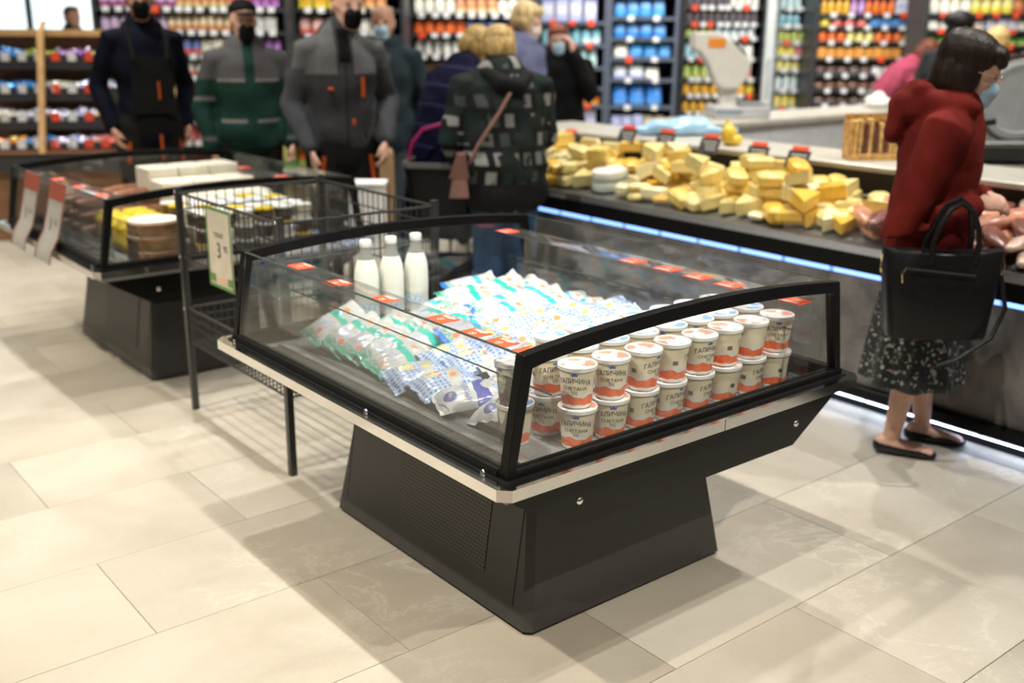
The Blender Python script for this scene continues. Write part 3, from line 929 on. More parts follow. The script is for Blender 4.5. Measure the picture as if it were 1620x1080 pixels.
for j in range(5):
    for i in range(6):
        for lay in range(3):
            x = .55 + i*.097; y = Y2 + .15 + j*.1
            dark = (i + lay*2 + j) % 3 != 0
            t = thing('cream_cheese_tub', '%s tub behind the wire basket, %s row back, %s from left, %s layer' % ('dark brown' if dark else 'cream coloured', nth(j+1), nth(i+1), ('bottom', 'middle', 'top')[lay]), 'tub', (x, y, BED+.002+lay*.068), (0, 0, R.uniform(0, 6)), 'dark tubs in the rear cooler' if dark else 'cream tubs in the rear cooler')
            put('tub_body', tub_d if dark else tub_b, t); put('lid', tub_y if (i + j + lay) % 5 == 0 else tub_l, t)
pk = MB().bbox(-.06, .06, -.045, .045, 0, .045, .01).mesh('snack_pack', YELP, True)
for k in range(8):
    o = put('snack_pack', pk, None, (.34 + (k % 2)*.13, Y2+.50 + (k//2)*.10, BED+.005), (0, 0, R.uniform(-.2, .2)), (1, 1, 3.2))
    tag(o, 'yellow pack in the rear cooler, %s from the front, %s column' % (nth(k//2+1), ('left', 'right')[k % 2]), 'pack', 'yellow packs in the rear cooler')
sau = MB().loft([(-.11, 0, .035), (-.05, .004, .036), (.05, .004, .036), (.11, 0, .035)], [.026, .034, .034, .026], (0, 0, 1), 14).mesh('sausage', BROWNP, True)
for k in range(18):
    lay = k // 6
    o = put('sausage', sau, None, (.36 + (k % 2)*.24, Y2+.93 + (k % 6)//2*.15 + .03*lay, BED+.004+lay*.062), (0, 0, R.uniform(-.15, .15)))
    tag(o, 'brown sausage piled in the rear cooler, %s layer, %s from the front, %s' % (('bottom', 'middle', 'top')[lay], nth((k % 6)//2+1), ('left', 'right')[k % 2]), 'sausage', 'brown sausages in the rear cooler')
for k in range(9):
    x = .74 + (k % 3)*.17; y = Y2+.80 + (k//3)*.2
    t = thing('deli_carton', 'white carton in the rear cooler, %s row back, %s from left' % (nth(k//3+1), nth(k % 3+1)), 'carton', (x, y, BED+.002), (0, 0, R.uniform(-.06, .06)), 'white cartons in the rear cooler')
    MB().bbox(-.08, .08, -.09, .09, 0, .19 + .05*(k//3), .004).build('carton_body', CREAM, t)
    MB().box(-.081, .081, -.0915, -.0895, .02, .05).build('carton_print', mat('pale_red_print', (.65, .22, .16), .5), t)
for k, (x, y) in enumerate([(.205, .46), (.205, .78), (.205, 1.10)]):
    price_label(x, Y2+y, .8455, -PI/2, 'red price label on the left rim of the rear cooler, %s from the front' % ['first', 'second', 'third'][k], 'red labels on the rear cooler')
for k, (x, y) in enumerate([(1.14, .55), (1.14, 1.0), (1.14, 1.35)]):
    price_label(x, Y2+y, .8455, PI/2, 'red price label on the right rim of the rear cooler, %s from the front' % ['first', 'second', 'third'][k], 'red labels on the rear cooler')
# the two long cards hung over the left side of the rear cooler
def bent_card(mb, w, prof, th=.0015):
    n = len(prof)
    vs = [(x, y, z) for x, z in prof for y in (-w/2, w/2)] + [(x-th, y, z) for x, z in prof for y in (-w/2, w/2)]
    fs = []
    for i in range(n-1):
        a = 2*i
        fs += [(a, a+1, a+3, a+2), (2*n+a+1, 2*n+a, 2*n+a+2, 2*n+a+3), (a, a+2, 2*n+a+2, 2*n+a), (a+1, 2*n+a+1, 2*n+a+3, a+3)]
    fs += [(0, 2*n, 2*n+1, 1), (2*n-2, 2*n-1, 4*n-1, 4*n-2)]
    return mb.add(vs, fs)
for k, y in enumerate((.66, 1.06)):
    t = thing('hanging_price_card', 'long grey price card with red border hung over the rear cooler, %s' % ['nearer one', 'farther one'][k], 'price card', (0, Y2+y, 0), (0, 0, 0), 'long cards on the rear cooler')
    prof = [(.088, .890), (.070, .82), (.050, .74), (.028, .66), (-.008, .60), (-.020, .56), (-.024, .54)]
    bent_card(MB(), .235, prof).build('card', mat('grey_card', (.29, .28, .255), .5), t, True)
    bent_card(MB(), .233, [(x-.003, z) for x, z in ((.088, .890), (.083, .87), (.070, .82), (.068, .812))]).build('card_head', mat('dull_red_card', (.24, .055, .035), .5), t)
    for s_ in (-1, 1):
        e = bent_card(MB(), .008, [(x-.003, z) for x, z in prof]).build('card_border', MATS['dull_red_card'], t)
        e.location.y = s_*.113
    for s_, sz, yy, zz in (('3', .07, .02, .70), ('95', .035, -.05, .715)):
        g = text_geo(s_, sz)
        MB().add([(.0255+.2*(v.y + zz - .70)-.0015+.010, -v.x + yy, zz + v.y) for v in g[0]], g[1]).build('lettering', PRINTD, t)

# ------------------------------------------------------------------ wire dump basket on legs
t = thing('wire_basket_stand', 'black wire dump basket on tall legs standing between the two coolers', 'wire basket', (0, 0, 0))
BX0, BX1, BY0, BY1, BH = .300, .945, 1.617, 2.500, .952
for x in (BX0, BX1):
    for y in (BY0, BY1):
        MB().box(x-.0125, x+.0125, y-.0125, y+.0125, 0, BH).build('leg', CHAR, t)
        for z in (.935, .67, .45):
            MB().ball((x-.0135 if x == BX0 else x+.0135, y, z), .006, 8, 6).build('screw', CHROME, t, True)
def wire_panel(a, b, z0, z1, n, nm, sag=0):
    mb = MB()
    a = Vector((a[0], a[1], 0)); b = Vector((b[0], b[1], 0))
    for i in range(n+1):
        p = a.lerp(b, i/n)
        mb.tube([(p.x, p.y, z0), (p.x, p.y, z1)], .0022, 5)
    for z, r in ((z1, .0055), (z0, .004), ((z0+z1)/2, .003), (z0+(z1-z0)*.75, .003)):
        mb.tube([(a.x, a.y, z), (b.x, b.y, z)], r, 6)
    mb.build(nm, CHAR, t)
for z0, z1 in ((.665, .930),):
    wire_panel((BX0, BY0), (BX0, BY1), z0, z1, 22, 'wire_side')
    wire_panel((BX1, BY0), (BX1, BY1), z0, z1, 22, 'wire_side')
    wire_panel((BX0, BY0), (BX1, BY0), z0, z1, 16, 'wire_side')
    wire_panel((BX0, BY1), (BX1, BY1), z0, z1, 16, 'wire_side')
z0, z1 = .30, .45
wire_panel((BX0, BY0), (BX0, BY1), z0, z1, 30, 'wire_side')
wire_panel((BX1, BY0), (BX1, BY1), z0, z1, 30, 'wire_side')
wire_panel((BX0, BY0), (BX1, BY0), z0, z1, 22, 'wire_side')
wire_panel((BX0, BY1), (BX1, BY1), z0, z1, 22, 'wire_side')
mb = MB()
for i in range(23):
    y = BY0 + (BY1-BY0)*i/22
    mb.tube([(BX0, y, .30), (BX1, y, .30)], .0022, 5)
for i in range(15):
    x = BX0 + (BX1-BX0)*i/14
    mb.tube([(x, BY0, .303), (x, BY1, .303)], .0022, 5)
mb.build('wire_floor', CHAR, t)
# sign card on its side
t = thing('price_sign', 'cream price sign with green border clipped to the wire basket', 'sign', (BX0-.016, 2.085, .768), (0, 0, 0))
MB().box(-.003, .0, -.108, .108, -.155, .155).build('sign_board', mat('cream_sign_card', (.62, .57, .47), .5), t)
GREEN = mat('green_sign_border', (.12, .26, .07), .5)
for a in ((-.108, .108, .143, .155), (-.108, .108, -.155, -.143), (-.108, -.099, -.143, .143), (.099, .108, -.143, .143)):
    MB().box(-.0045, -.003, a[0], a[1], a[2], a[3]).build('border', GREEN, t)
for s_, sz, yy, zz, m_ in (('3', .085, .005, -.01, PRINTD), ('95', .035, -.055, .005, PRINTD)):
    g = text_geo(s_, sz)
    MB().add([(-.0045, -v.x + yy, v.y + zz) for v in g[0]], g[1]).build('lettering', m_, t)
for a in ((-.04, .045, .056, .0585, PRINTD), (-.032, .035, .046, .0485, PRINTD), (.05, .095, -.135, -.105, GREEN), (-.095, -.06, -.135, -.105, GREEN), (-.05, .03, -.130, -.110, mat('pale_pink_print', (.75, .45, .35), .5))):
    MB().box(-.005, -.003, a[0], a[1], a[2], a[3]).build('sign_mark', a[4], t)

# ------------------------------------------------------------------ deli counter
def stone_material():
    m, nt, b = nodes('grey_marbled_counter_front')
    geo = N(nt, 'ShaderNodeNewGeometry')
    n1 = N(nt, 'ShaderNodeTexNoise', Scale=2.6, Detail=8., Roughness=.62, Distortion=1.1)
    n2 = N(nt, 'ShaderNodeTexNoise', Scale=9., Detail=6., Roughness=.6)
    L(nt, geo.outputs['Position'], n1.inputs[0]); L(nt, geo.outputs['Position'], n2.inputs[0])
    r = ramp(nt, n1.outputs['Fac'], [(.30, (.05, .048, .05)), (.47, (.11, .105, .10)), (.56, (.17, .155, .14)), (.72, (.30, .29, .30))])
    c = mixc(nt, .35, r.outputs[0], ramp(nt, n2.outputs['Fac'], [(.35, (.06, .06, .065)), (.65, (.28, .26, .25))]).outputs[0])
    L(nt, c, b.inputs['Base Color']); b.inputs['Roughness'].default_value = .3
    return m
def led(name, col, strength):
    m, nt, b = nodes(name)
    b.inputs['Base Color'].default_value = (.1, .1, .1, 1)
    tc = N(nt, 'ShaderNodeNewGeometry')
    s_ = N(nt, 'ShaderNodeSeparateXYZ'); L(nt, tc.outputs['Position'], s_.inputs[0])
    w_ = math_(nt, 'SINE', math_(nt, 'MULTIPLY', s_.outputs['Y'], 2*PI/.255))
    g = math_(nt, 'MULTIPLY_ADD', math_(nt, 'GREATER_THAN', w_, -.96), .6, .4)
    b.inputs['Emission Color'].default_value = rgba(col)
    L(nt, math_(nt, 'MULTIPLY', g, strength), b.inputs['Emission Strength'])
    return m
STONE = stone_material()
LED = led('blue_white_led_strip', (.22, .42, 1.0), 2.6)
LEDF = led('cold_kick_led', (.62, .74, 1.0), 15.)
CX, CY0, CY1 = 2.585, -1.9, 3.85
WORKTOP = mat('pale_steel_worktop', (.60, .57, .50), .35, .1)
t = thing('deli_counter', 'long glass fronted deli counter with grey marbled front and blue light strip', 'counter')
n = 6
for i in range(n):
    a, b_ = CY0 + (CY1-CY0)*i/n, CY0 + (CY1-CY0)*(i+1)/n
    MB().box(CX, CX+.04, a+.0015, b_-.0015, .10, .577).build('front_panel', STONE, t)
    MB().bbox(CX+.02, CX+.028, a+.004, b_-.004, .70, .80, .002).build('glass_pane', GLASS, t)
MB().bbox(CX-.045, CX+.03, CY0, CY1, .056, .108, .006).build('bumper', BLACK, t)
MB().box(CX+.005, CX+.5, CY0, CY1, 0, .05).build('plinth', BLACK, t)
MB().box(CX-.045, CX-.02, -.45, CY1, .052, .055).build('kick_light', LEDF, t)
MB().box(CX-.006, CX+.03, CY0, CY1, .577, .597).build('light_strip', LED, t)
MB().prism([(CX-.012, .597), (CX+.05, .597), (CX+.05, .672), (CX-.012, .672)], CY0, CY1).build('fascia', BLACK, t)
MB().prism([(CX-.010, .672), (CX+.09, .672), (CX+.09, .702), (CX+.005, .702)], CY0, CY1).build('front_ledge', STEEL, t)
MB().prism([(CX+.05, .60), (3.32, .60), (3.32, .80), (CX+.05, .695)], CY0, CY1).build('display_bed', BEDSTEEL, t)
MB().box(CX+.04, CX+.06, CY0, CY1, .1, .6).build('carcass_front', BLACK, t)
MB().box(3.30, 3.62, CY0, CY1, 0, .935).build('rear_carcass', mat('dark_counter_inside', (.06, .055, .05), .5), t)
MB().bbox(3.16, 3.66, CY0, CY1, .935, .965, .006).build('rear_worktop', WORKTOP, t)
MB().box(CX, 3.62, CY1, CY1+.03, 0, .93).build('end_panel', WORKTOP, t)
MB().box(CX, 3.62, CY0-.03, CY0, 0, .93).build('end_panel', WORKTOP, t)
mb = MB()
mb.tube([(3.08, CY0+.05, .835), (3.08, CY1-.05, .835)], .006, 8)
for y in (-1.2, -.2, .8, 1.8, 2.8, 3.6): mb.tube([(3.08, y, .765), (3.08, y, .835)], .005, 8)
mb.build('tag_rail', STEEL, t)
for y in (CY0+.02, -.2, 1.24, 2.3, CY1-.02):
    MB().box(CX+.025, 3.10, y-.003, y+.003, .69, .80).build('glass_divider', GLASS, t)

def bedz(x): return .695 + (x-CX-.05)/(3.32-CX-.05)*.105
# cheeses
def cheese_mat(name, c, v=.12): 
    return mat(name, c, .38, 0, v, 22, .1, .3)
CH = [cheese_mat('yellow_cheese', (.85, .61, .16)), cheese_mat('pale_yellow_cheese', (.86, .71, .30)), cheese_mat('deep_yellow_cheese', (.84, .50, .06)), cheese_mat('cream_cheese_film', (.86, .77, .46)), cheese_mat('orange_cheese', (.80, .38, .05))]
WH = cheese_mat('white_cheese', (.84, .82, .76), .05)
def wedge(r, h, ang):
    pts = [(0, 0)] + [(r*math.cos(a), r*math.sin(a)) for a in [ang*i/6 - ang/2 for i in range(7)]]
    return MB().prism(pts, 0, h, 'z')
cme = {}
for i, m_ in enumerate(CH):
    cme[('block', i)] = MB().bbox(-.07, .07, -.046, .046, 0, .062, .014).mesh('cheese_block', m_, True)
    cme[('slab', i)] = MB().bbox(-.06, .06, -.04, .04, 0, .03, .010).mesh('cheese_slab', m_, True)
    cme[('wedge', i)] = wedge(.13, .055, 1.0).mesh('cheese_wedge', m_)
KN = {'block': ('cheese_block', 'wrapped block of yellow cheese'), 'slab': ('cheese_slab', 'flat slab of pale cheese'), 'wedge': ('cheese_wedge', 'cut wedge of yellow cheese')}
RN = ['in the front row of the deli counter', 'in the second row of the deli counter', 'in the third row of the deli counter', 'in the back row of the deli counter']
RN2 = ['front row', 'second row', 'third row', 'back row']
slope = math.atan2(.105, 3.32-CX-.05)
for row, (x, y0, y1, st) in enumerate([(2.71, .98, 3.75, .098), (2.81, .95, 3.75, .105), (2.92, .95, 3.75, .105), (3.03, .95, 3.75, .11)]):
    y = y0; ci = 0
    while y < y1:
        ci += 1
        k = R.choice(['block', 'slab', 'wedge', 'block', 'wedge'])
        i = R.randrange(4)
        if abs(y-2.55) < .13 and row < 2: y += st; continue
        nl = R.choice((1, 1, 2)) if row < 1 else R.choice((1, 2, 2, 3))
        z = bedz(x) + .004
        for l_ in range(nl):
            o = put(KN[k][0], cme[(k, i)], None, (x + R.uniform(-.02, .02) - (.05 if k == 'wedge' else 0), y, z + .01), (R.uniform(-.22, .22), -slope*.8 + R.uniform(-.2, .2), R.uniform(-1.0, 1.0) + (PI/2 if k == 'block' else 0)), (1, 1, R.uniform(.9, 1.25)))
            tag(o, '%s in the %s, %s from the woman in red, %s' % (KN[k][0].replace('_', ' '), RN2[row], nth(ci), ('lowest', 'on top', 'topmost')[l_]), 'cheese', 'cheeses ' + RN[row])
            z += (.058 if k != 'slab' else .03) * o.scale.z + .004
        y += st
for k, (x, y, rz, i) in enumerate([(3.02, 3.55, .1, 3), (3.0, 3.25, -.2, 1), (3.03, 3.0, .2, 3), (3.04, 2.45, 0, 4), (3.05, 1.60, .1, 1), (2.99, 3.40, .5, 0), (3.0, 2.78, .3, 3)]):
    o = put('cheese_block', cme[('block', i)], None, (x, y, bedz(x)+.13), (PI/2-.25, 0, PI/2+rz), (1, 1.35, .6))
    tag(o, 'cheese block stood upright in the deli counter, %s from the checked jacket' % ['first', 'second', 'third', 'fourth', 'fifth', 'sixth', 'seventh'][[0, 2, 3, 5, 6, 1, 4][k]], 'cheese', 'upright cheese blocks')
for k in range(2):
    t = thing('white_cheese_round', ['lower', 'upper'][k] + ' of two white cheese rounds stacked by the counter glass', 'cheese', (2.775, 2.55, bedz(2.775)+.012+.056*k), (0, -slope, 0), 'white cheese rounds')
    MB().lathe([(.085, 0), (.098, .006), (.100, .03), (.096, .05), (.0005, .053)], 30).build('cheese_body', WH, t, True)
    MB().lathe([(.1005, .012), (.1005, .032), (.0995, .032), (.0995, .012), (.1005, .012)], 30, caps=False).build('paper_band', mat('pale_green_band', (.62, .70, .60), .5), t, True)
# wrapped meats on the right
HAM = mat('pink_ham', (.60, .27, .17), .3, 0, .45, 18, .2, .4); HAMD = mat('dark_smoked_meat', (.22, .08, .06), .3, 0, .4, 16, .3, .4); FAT = mat('pale_meat_film', (.62, .45, .36), .22, 0, .35, 30, .3, .5)
k = 0
mrow = -1
for x, y0, y1, st in ((2.74, -.9, .92, .12), (2.87, -.95, .9, .12), (3.0, -.95, .85, .12), (3.09, -.95, .85, .13)):
    y = y0; mi = 0; mrow += 1
    while y < y1:
        mi += 1
        m_ = (HAM, FAT, HAMD, HAM)[k % 4]
        r = R.uniform(.034, .045)
        mb = MB().loft([(-.085, 0, 0), (-.04, .005, .006), (.04, -.004, .008), (.085, 0, 0)], [r*.6, r, r*.95, r*.55], (0, 1, 0), 14)
        for lay in range(2):
            o = mb.build('meat_piece', m_, None, True, (x + R.uniform(-.02, .02), y + .03*lay, bedz(x) + r*.8 + .012 + lay*r*1.3), (0, -slope, R.uniform(-.9, .9)))
            o.scale = (1.15, 1.1, .75)
            tag(o, '%s beside the woman in red, %s, %s from right, %s' % (['pink ham piece', 'pale wrapped meat', 'dark smoked meat', 'pink ham piece'][k % 4], RN2[mrow], nth(mi), ('lower', 'upper')[lay]), 'meat', 'wrapped meats')
        y += st; k += 1
# price tag holders
TAGM = mat('chalk_grey_tag', (.05, .048, .045), .5, 0, .9, 120)
for k, (y, h) in enumerate([(2.72, .15), (2.42, .15), (2.10, .15), (1.78, .12), (1.53, .12), (3.22, .03)]):
    t = thing('price_tag_stand', 'dark price tag on a clip stand, %s counted from the woman in red' % ['fifth', 'fourth', 'third', 'second', 'first', 'sixth'][k], 'price tag', (3.06, y, .838), (0, 0, .12), 'clip stands above the cheese')
    MB().bbox(-.012, .012, -.010, .010, .0, .05, .003).build('clip', BLACK, t)
    MB().tube([(0, 0, .05), (0, 0, .05+h*.5)], .005, 8).build('stem', BLACK, t)
    m4 = Matrix.Translation((0, 0, .07+h*.5)) @ Matrix.Rotation(D(30), 4, 'Y')
    MB().box(-.003, .003, -.06, .06, -.045, .045, mat=m4).build('tag_card', TAGM, t)
    MB().box(-.0055, -.003, -.045, .045, .045, .068, mat=m4).build('red_header', RED, t)
    for q in range(3):
        MB().box(-.0042, -.0032, -.045, .04 - .012*q, .019-.02*q, .023-.02*q, mat=m4).build('tag_line', PRINTW, t)
# things on the rear worktop
BAGM = mat('light_blue_plastic_bag', (.36, .60, .84), .25, 0, .18, 9, .4)
t = thing('plastic_bag', 'crumpled light blue plastic bag lying on the rear worktop beside the scale', 'bag', (3.46, 2.72, .967), (0, 0, -.6))
mb = MB()
mb.ball((0, 0, .045), (.21, .075, .05)); mb.ball((.1, .01, .06), (.12, .07, .055)); mb.ball((-.13, 0, .035), (.13, .05, .034)); mb.ball((.22, .0, .03), (.10, .05, .03))
me = remesh(mb, .012, 2); me.materials.append(BAGM)
for v in me.vertices:
    v.co += Vector((0, 0, 1))*.007*math.sin(40*v.co.x+25*v.co.y)*(1 if v.co.z > .01 else 0)
    v.co.z = max(0, v.co.z)
put('bag_body', me, t)
MB().tube([(.28, 0, .02), (.33, .01, .03), (.38, .0, .012)], [.012, .02, .028], 8).build('bag_neck', BAGM, t, True)
t = thing('cheese_package', 'yellow wrapped package standing on the rear worktop edge', 'package', (3.30, 2.17, .966), (0, 0, .3))
mb = MB(); mb.ball((0, 0, .055), (.05, .045, .06)); mb.ball((.02, -.03, .03), (.06, .04, .032)); mb.ball((0, .01, .10), (.022, .02, .03))
me = remesh(mb, .008, 2); me.materials.append(mat('yellow_wrap', (.86, .56, .05), .3, 0, .15, 20, .3))
put('package_body', me, t)
MB().ball((.0, .01, .128), (.012, .012, .012), 10, 6).build('knot', MATS['yellow_wrap'], t, True)
# snack display carton
t = thing('snack_display_box', 'orange display carton of dark snack sticks on the rear worktop', 'carton', (3.38, 1.33, .966), (0, 0, -.55))
CARD = mat('printed_orange_carton', (.70, .40, .12), .5, 0, .4, 40)
MB().bbox(-.13, .13, -.05, .05, 0, .03, .003).build('carton_tray', CARD, t)
MB().box(-.13, .13, .044, .05, .03, .22).build('carton_back', CARD, t)
for s_ in (-1, 1): MB().box(s_*.13-.003, s_*.13+.003, -.05, .05, .03, .19).build('carton_side', CARD, t)
sm = [mat('dark_snack_wrapper', (.16, .05, .03), .35, 0, .5, 40), mat('tan_snack_wrapper', (.72, .45, .16), .35, 0, .4, 40)]
for i in range(9):
    MB().bbox(-.118+i*.0265, -.096+i*.0265, -.042, .02, .03, .185 + R.uniform(-.01, .015), .004).build('snack_stick', sm[i % 2 if 1 < i < 8 else 1], t)
# leather wallet like tray near the woman in red
t = thing('tray', 'dark red flat tray lying on the rear worktop beside the woman in red', 'tray', (3.40, .12, .966), (0, 0, -.2))
MB().bbox(-.09, .09, -.10, .10, 0, .025, .006).build('tray_body', mat('dark_red_tray', (.22, .06, .05), .35), t)
MB().bbox(-.075, .075, -.085, .085, .025, .034, .003).build('tray_insert', mat('pale_red_insert', (.55, .22, .18), .4), t)

# ------------------------------------------------------------------ staff table with scale
GREYM = mat('light_grey_table_panel', (.66, .68, .71), .5)
t = thing('staff_table', 'long staff work table with pale grey front panel behind the deli counter', 'table', (0, 0, 0))
TX0, TX1, TY0, TY1, TZ = 4.05, 6.9, 3.02, 3.50, .985
MB().bbox(TX0, TX1, TY0-.02, TY1, TZ-.04, TZ, .006).build('table_top', WORKTOP, t)
MB().box(TX0+.25, TX1, TY0+.02, TY0+.05, .35, TZ-.04).build('front_panel', GREYM, t)
for x in (TX0+.06, 5.5, TX1-.08):
    for y in (TY0+.06, TY1-.06):
        MB().box(x-.02, x+.02, y-.02, y+.02, 0, TZ-.04).build('leg', STEEL, t)
# retail scale
SCW = mat('warm_white_scale_plastic', (.72, .69, .63), .35, 0, .03)
t = thing('retail_scale', 'white retail scale with tilted display head and orange screen label', 'scale', (4.66, 3.24, TZ), (0, 0, -.62))
MB().bbox(-.20, .20, -.15, .15, 0, .085, .012).build('scale_base', mat('grey_scale_base', (.50, .51, .52), .4), t)
MB().bbox(-.02, .19, -.14, .14, .09, .105, .006).build('weighing_plate', STEEL, t)
MB().prism([(-.13, .085), (-.02, .085), (-.02, .23), (-.13, .23)], -.045, .045).build('neck', SCW, t)
mb = MB()
hp = [(-.345, .575), (-.345, .46), (-.30, .445), (-.235, .36), (-.18, .24), (-.13, .20), (-.02, .20), (.035, .27), (.06, .36), (.05, .40), (-.02, .455), (-.10, .53), (-.17, .575)]
mb.prism(hp, -.085, .085)
h = mb.build('display_head', SCW, t)
bv = h.modifiers.new('bevel', 'BEVEL'); bv.width = .012; bv.segments = 2
MB().box(-.25, -.13, -.0885, -.085, .475, .535).build('orange_label', mat('orange_sticker', (.90, .30, .03), .4), t)
m4 = Matrix.Translation((-.02, -.01, .462)) @ Matrix.Rotation(D(40), 4, 'Y')
MB().box(-.055, .055, -.075, .05, -.004, .006, mat=m4).build('screen', mat('dark_scale_screen', (.03, .03, .035), .2), t)
MB().bbox(-.19, .0, -.152, -.149, .03, .06, .001).build('base_display', mat('blue_grey_lcd', (.25, .30, .34), .3), t)
# paper bundle on the table
t = thing('paper_bundle', 'crumpled white paper wrapper on the staff table by the pink overall', 'paper', (6.35, 3.2, TZ), (0, 0, 0))
mb = MB(); mb.ball((0, 0, .04), (.13, .10, .05)); mb.ball((.03, .02, .08), (.06, .05, .05)); mb.ball((-.07, .02, .05), (.06, .05, .05))
me = remesh(mb, .012, 1); me.materials.append(OFFW)
for v in me.vertices: v.co.z = max(0, v.co.z)
put('paper_fold', me, t)
# slicing machine
SLP = spot_at(1590, 165, 5.6)
t = thing('meat_slicer', 'silver meat slicer with large round blade behind the woman in red', 'slicer', (SLP.x, SLP.y, .0), (0, 0, -TH))
MB().bbox(-.32, .45, -.2, .3, 0, .93, .01).build('stand', WORKTOP, t)
MB().bbox(-.25, .35, -.16, .2, .93, 1.02, .015).build('slicer_base', STEEL, t)
bl = MB().lathe([(.195, -.012), (.20, -.008), (.20, .008), (.17, .016), (.165, .010), (.0005, .012)], 40)
bl.xf(Matrix.Translation((.05, -.04, 1.245)) @ Matrix.Rotation(PI/2, 4, 'X')).build('blade', mat('pale_blade_steel', (.50, .51, .52), .45, .4), t, True)
gd = MB().lathe([(.205, -.012), (.225, -.012), (.225, .02), (.205, .02), (.205, -.012)], 40, caps=False)
gd.xf(Matrix.Translation((.05, -.03, 1.245)) @ Matrix.Rotation(PI/2, 4, 'X')).build('blade_guard', mat('dark_guard', (.05, .055, .06), .35), t, True)
MB().tube([(-.2, -.1, 1.02), (-.2, -.12, 1.12), (-.1, -.14, 1.14)], .018, 8).build('handle', BLACK, t, True)
MB().bbox(-.24, .1, -.26, -.12, 1.02, 1.045, .005).build('carriage', STEEL, t)

# ------------------------------------------------------------------ people
def skin(name, c): return mat(name, c, .5, 0, .08, 20)
SK = [skin('fair_skin', (.62, .36, .26)), skin('warm_skin', (.55, .29, .19)), skin('pale_skin', (.66, .42, .33))]
def hairm(name, c):
    if name in MATS: return MATS[name]
    m, nt, b = nodes(name)
    tc = N(nt, 'ShaderNodeTexCoord'); mp = N(nt, 'ShaderNodeMapping'); mp.inputs['Scale'].default_value = (70, 70, 9)
    L(nt, tc.outputs['Object'], mp.inputs[0])
    nz = N(nt, 'ShaderNodeTexNoise', Scale=1., Detail=3.); L(nt, mp.outputs[0], nz.inputs[0])
    r = ramp(nt, nz.outputs['Fac'], [(.3, tuple(x*.45 for x in c)), (.7, tuple(min(1, x*1.35) for x in c))]); L(nt, r.outputs[0], b.inputs['Base Color'])
    bp = N(nt, 'ShaderNodeBump', Strength=.6, Distance=.006); L(nt, nz.outputs['Fac'], bp.inputs['Height']); L(nt, bp.outputs[0], b.inputs['Normal'])
    b.inputs['Roughness'].default_value = .5; b.inputs['Specular IOR Level'].default_value = .3
    MATS[name] = m
    return m
def cloth(name, c, rough=.8, var=.18, scale=9): return mat(name, tuple(v*.62 for v in c), rough, 0, var, scale, .25, spec=.12)

def hand(mb, wrist, dirv, nrm, side, curl=.6, s=1., spread=.12, pinch=0):
    """palm and five fingers; dirv along the hand, nrm out of the palm, side=+1 thumb towards dirv x nrm"""
    d = Vector(dirv).normalized(); n = Vector(nrm); n = (n - d*n.dot(d)).normalized()
    w_ = d.cross(n)*side
    W = Vector(wrist)
    mb.loft([W, W + d*.035*s, W + d*.085*s], [(.024*s, .018*s), (.036*s, .016*s), (.040*s, .014*s)], w_, 12)
    for i, (off, ln) in enumerate(((.030, .070), (.010, .078), (-.010, .073), (-.029, .058))):
        p = W + d*(.086 - abs(off)*.2)*s + w_*off*s
        dv = (d + w_*off*spread*18*.3).normalized()
        pts = [p - dv*.02*s, p]
        a = 0
        cur = p
        for k, fr in enumerate((.45, .32, .25)):
            a += curl*(.75 if k == 0 else 1.0)
            q = dv*math.cos(a) + n*math.sin(a)
            cur = cur + q*ln*fr*s
            pts.append(cur)
        mb.loft(pts, [.0095*s, .0092*s, .0088*s, .0082*s, .007*s], w_, 8)
    p = W + d*.025*s + w_*.026*s
    td = (d*.75 + w_*.55 + n*.45).normalized(); t2 = (d*.95 + w_*.05 + n*.45).normalized()
    mb.loft([p - td*.01*s, p + td*.035*s, p + td*.035*s + t2*.028*s, p + td*.035*s + t2*.05*s], [.0125*s, .0115*s, .0105*s, .0085*s], n, 8)

HEADP = [(-.118, .040, .020, .018), (-.108, .034, .040, .042), (-.085, .024, .051, .062), (-.05, .012, .061, .078), (-.01, .004, .069, .088),
         (.03, 0, .073, .095), (.065, -.004, .072, .095), (.092, -.007, .062, .082), (.110, -.008, .042, .056), (.119, -.008, .018, .024)]
def head_geo(mb, M4, s=1.):
    vs = []; fs = []
    n = 20
    for z, cy, rx, ry in HEADP:
        for k in range(n):
            a = 2*PI*k/n
            vs.append(M4 @ Vector((rx*math.cos(a)*s, (cy + ry*math.sin(a))*s, z*s)))
    m = len(HEADP)
    for i in range(m-1):
        for k in range(n):
            l = (k+1) % n
            fs.append((i*n+k, i*n+l, i*n+n+l, i*n+n+k))
    fs.append(tuple(range(n-1, -1, -1))); fs.append(tuple(range((m-1)*n, m*n)))
    mb.add(vs, fs)
    def T(p): return M4 @ (Vector(p)*s)
    mb.loft([T((0, .088, .030)), T((0, .100, .006)), T((0, .108, -.014)), T((0, .098, -.026))], [.008*s, .011*s, .015*s, .010*s], M4.to_3x3() @ Vector((1, 0, 0)), 10)
    for sx in (-1, 1):
        mb.ball(T((sx*.074, -.012, .0)), (.010*s, .020*s, .032*s), 10, 8, mat=M4.to_3x3())
        mb.ball(T((sx*.030, .080, .030)), (.022*s, .012*s, .008*s), 10, 6, mat=M4.to_3x3())
        mb.ball(T((sx*.035, .062, -.022)), (.024*s, .020*s, .020*s), 10, 6, mat=M4.to_3x3())
    mb.ball(T((0, .083, -.053)), (.024*s, .012*s, .006*s), 10, 6, mat=M4.to_3x3())
    mb.ball(T((0, .080, -.066)), (.020*s, .012*s, .006*s), 10, 6, mat=M4.to_3x3())

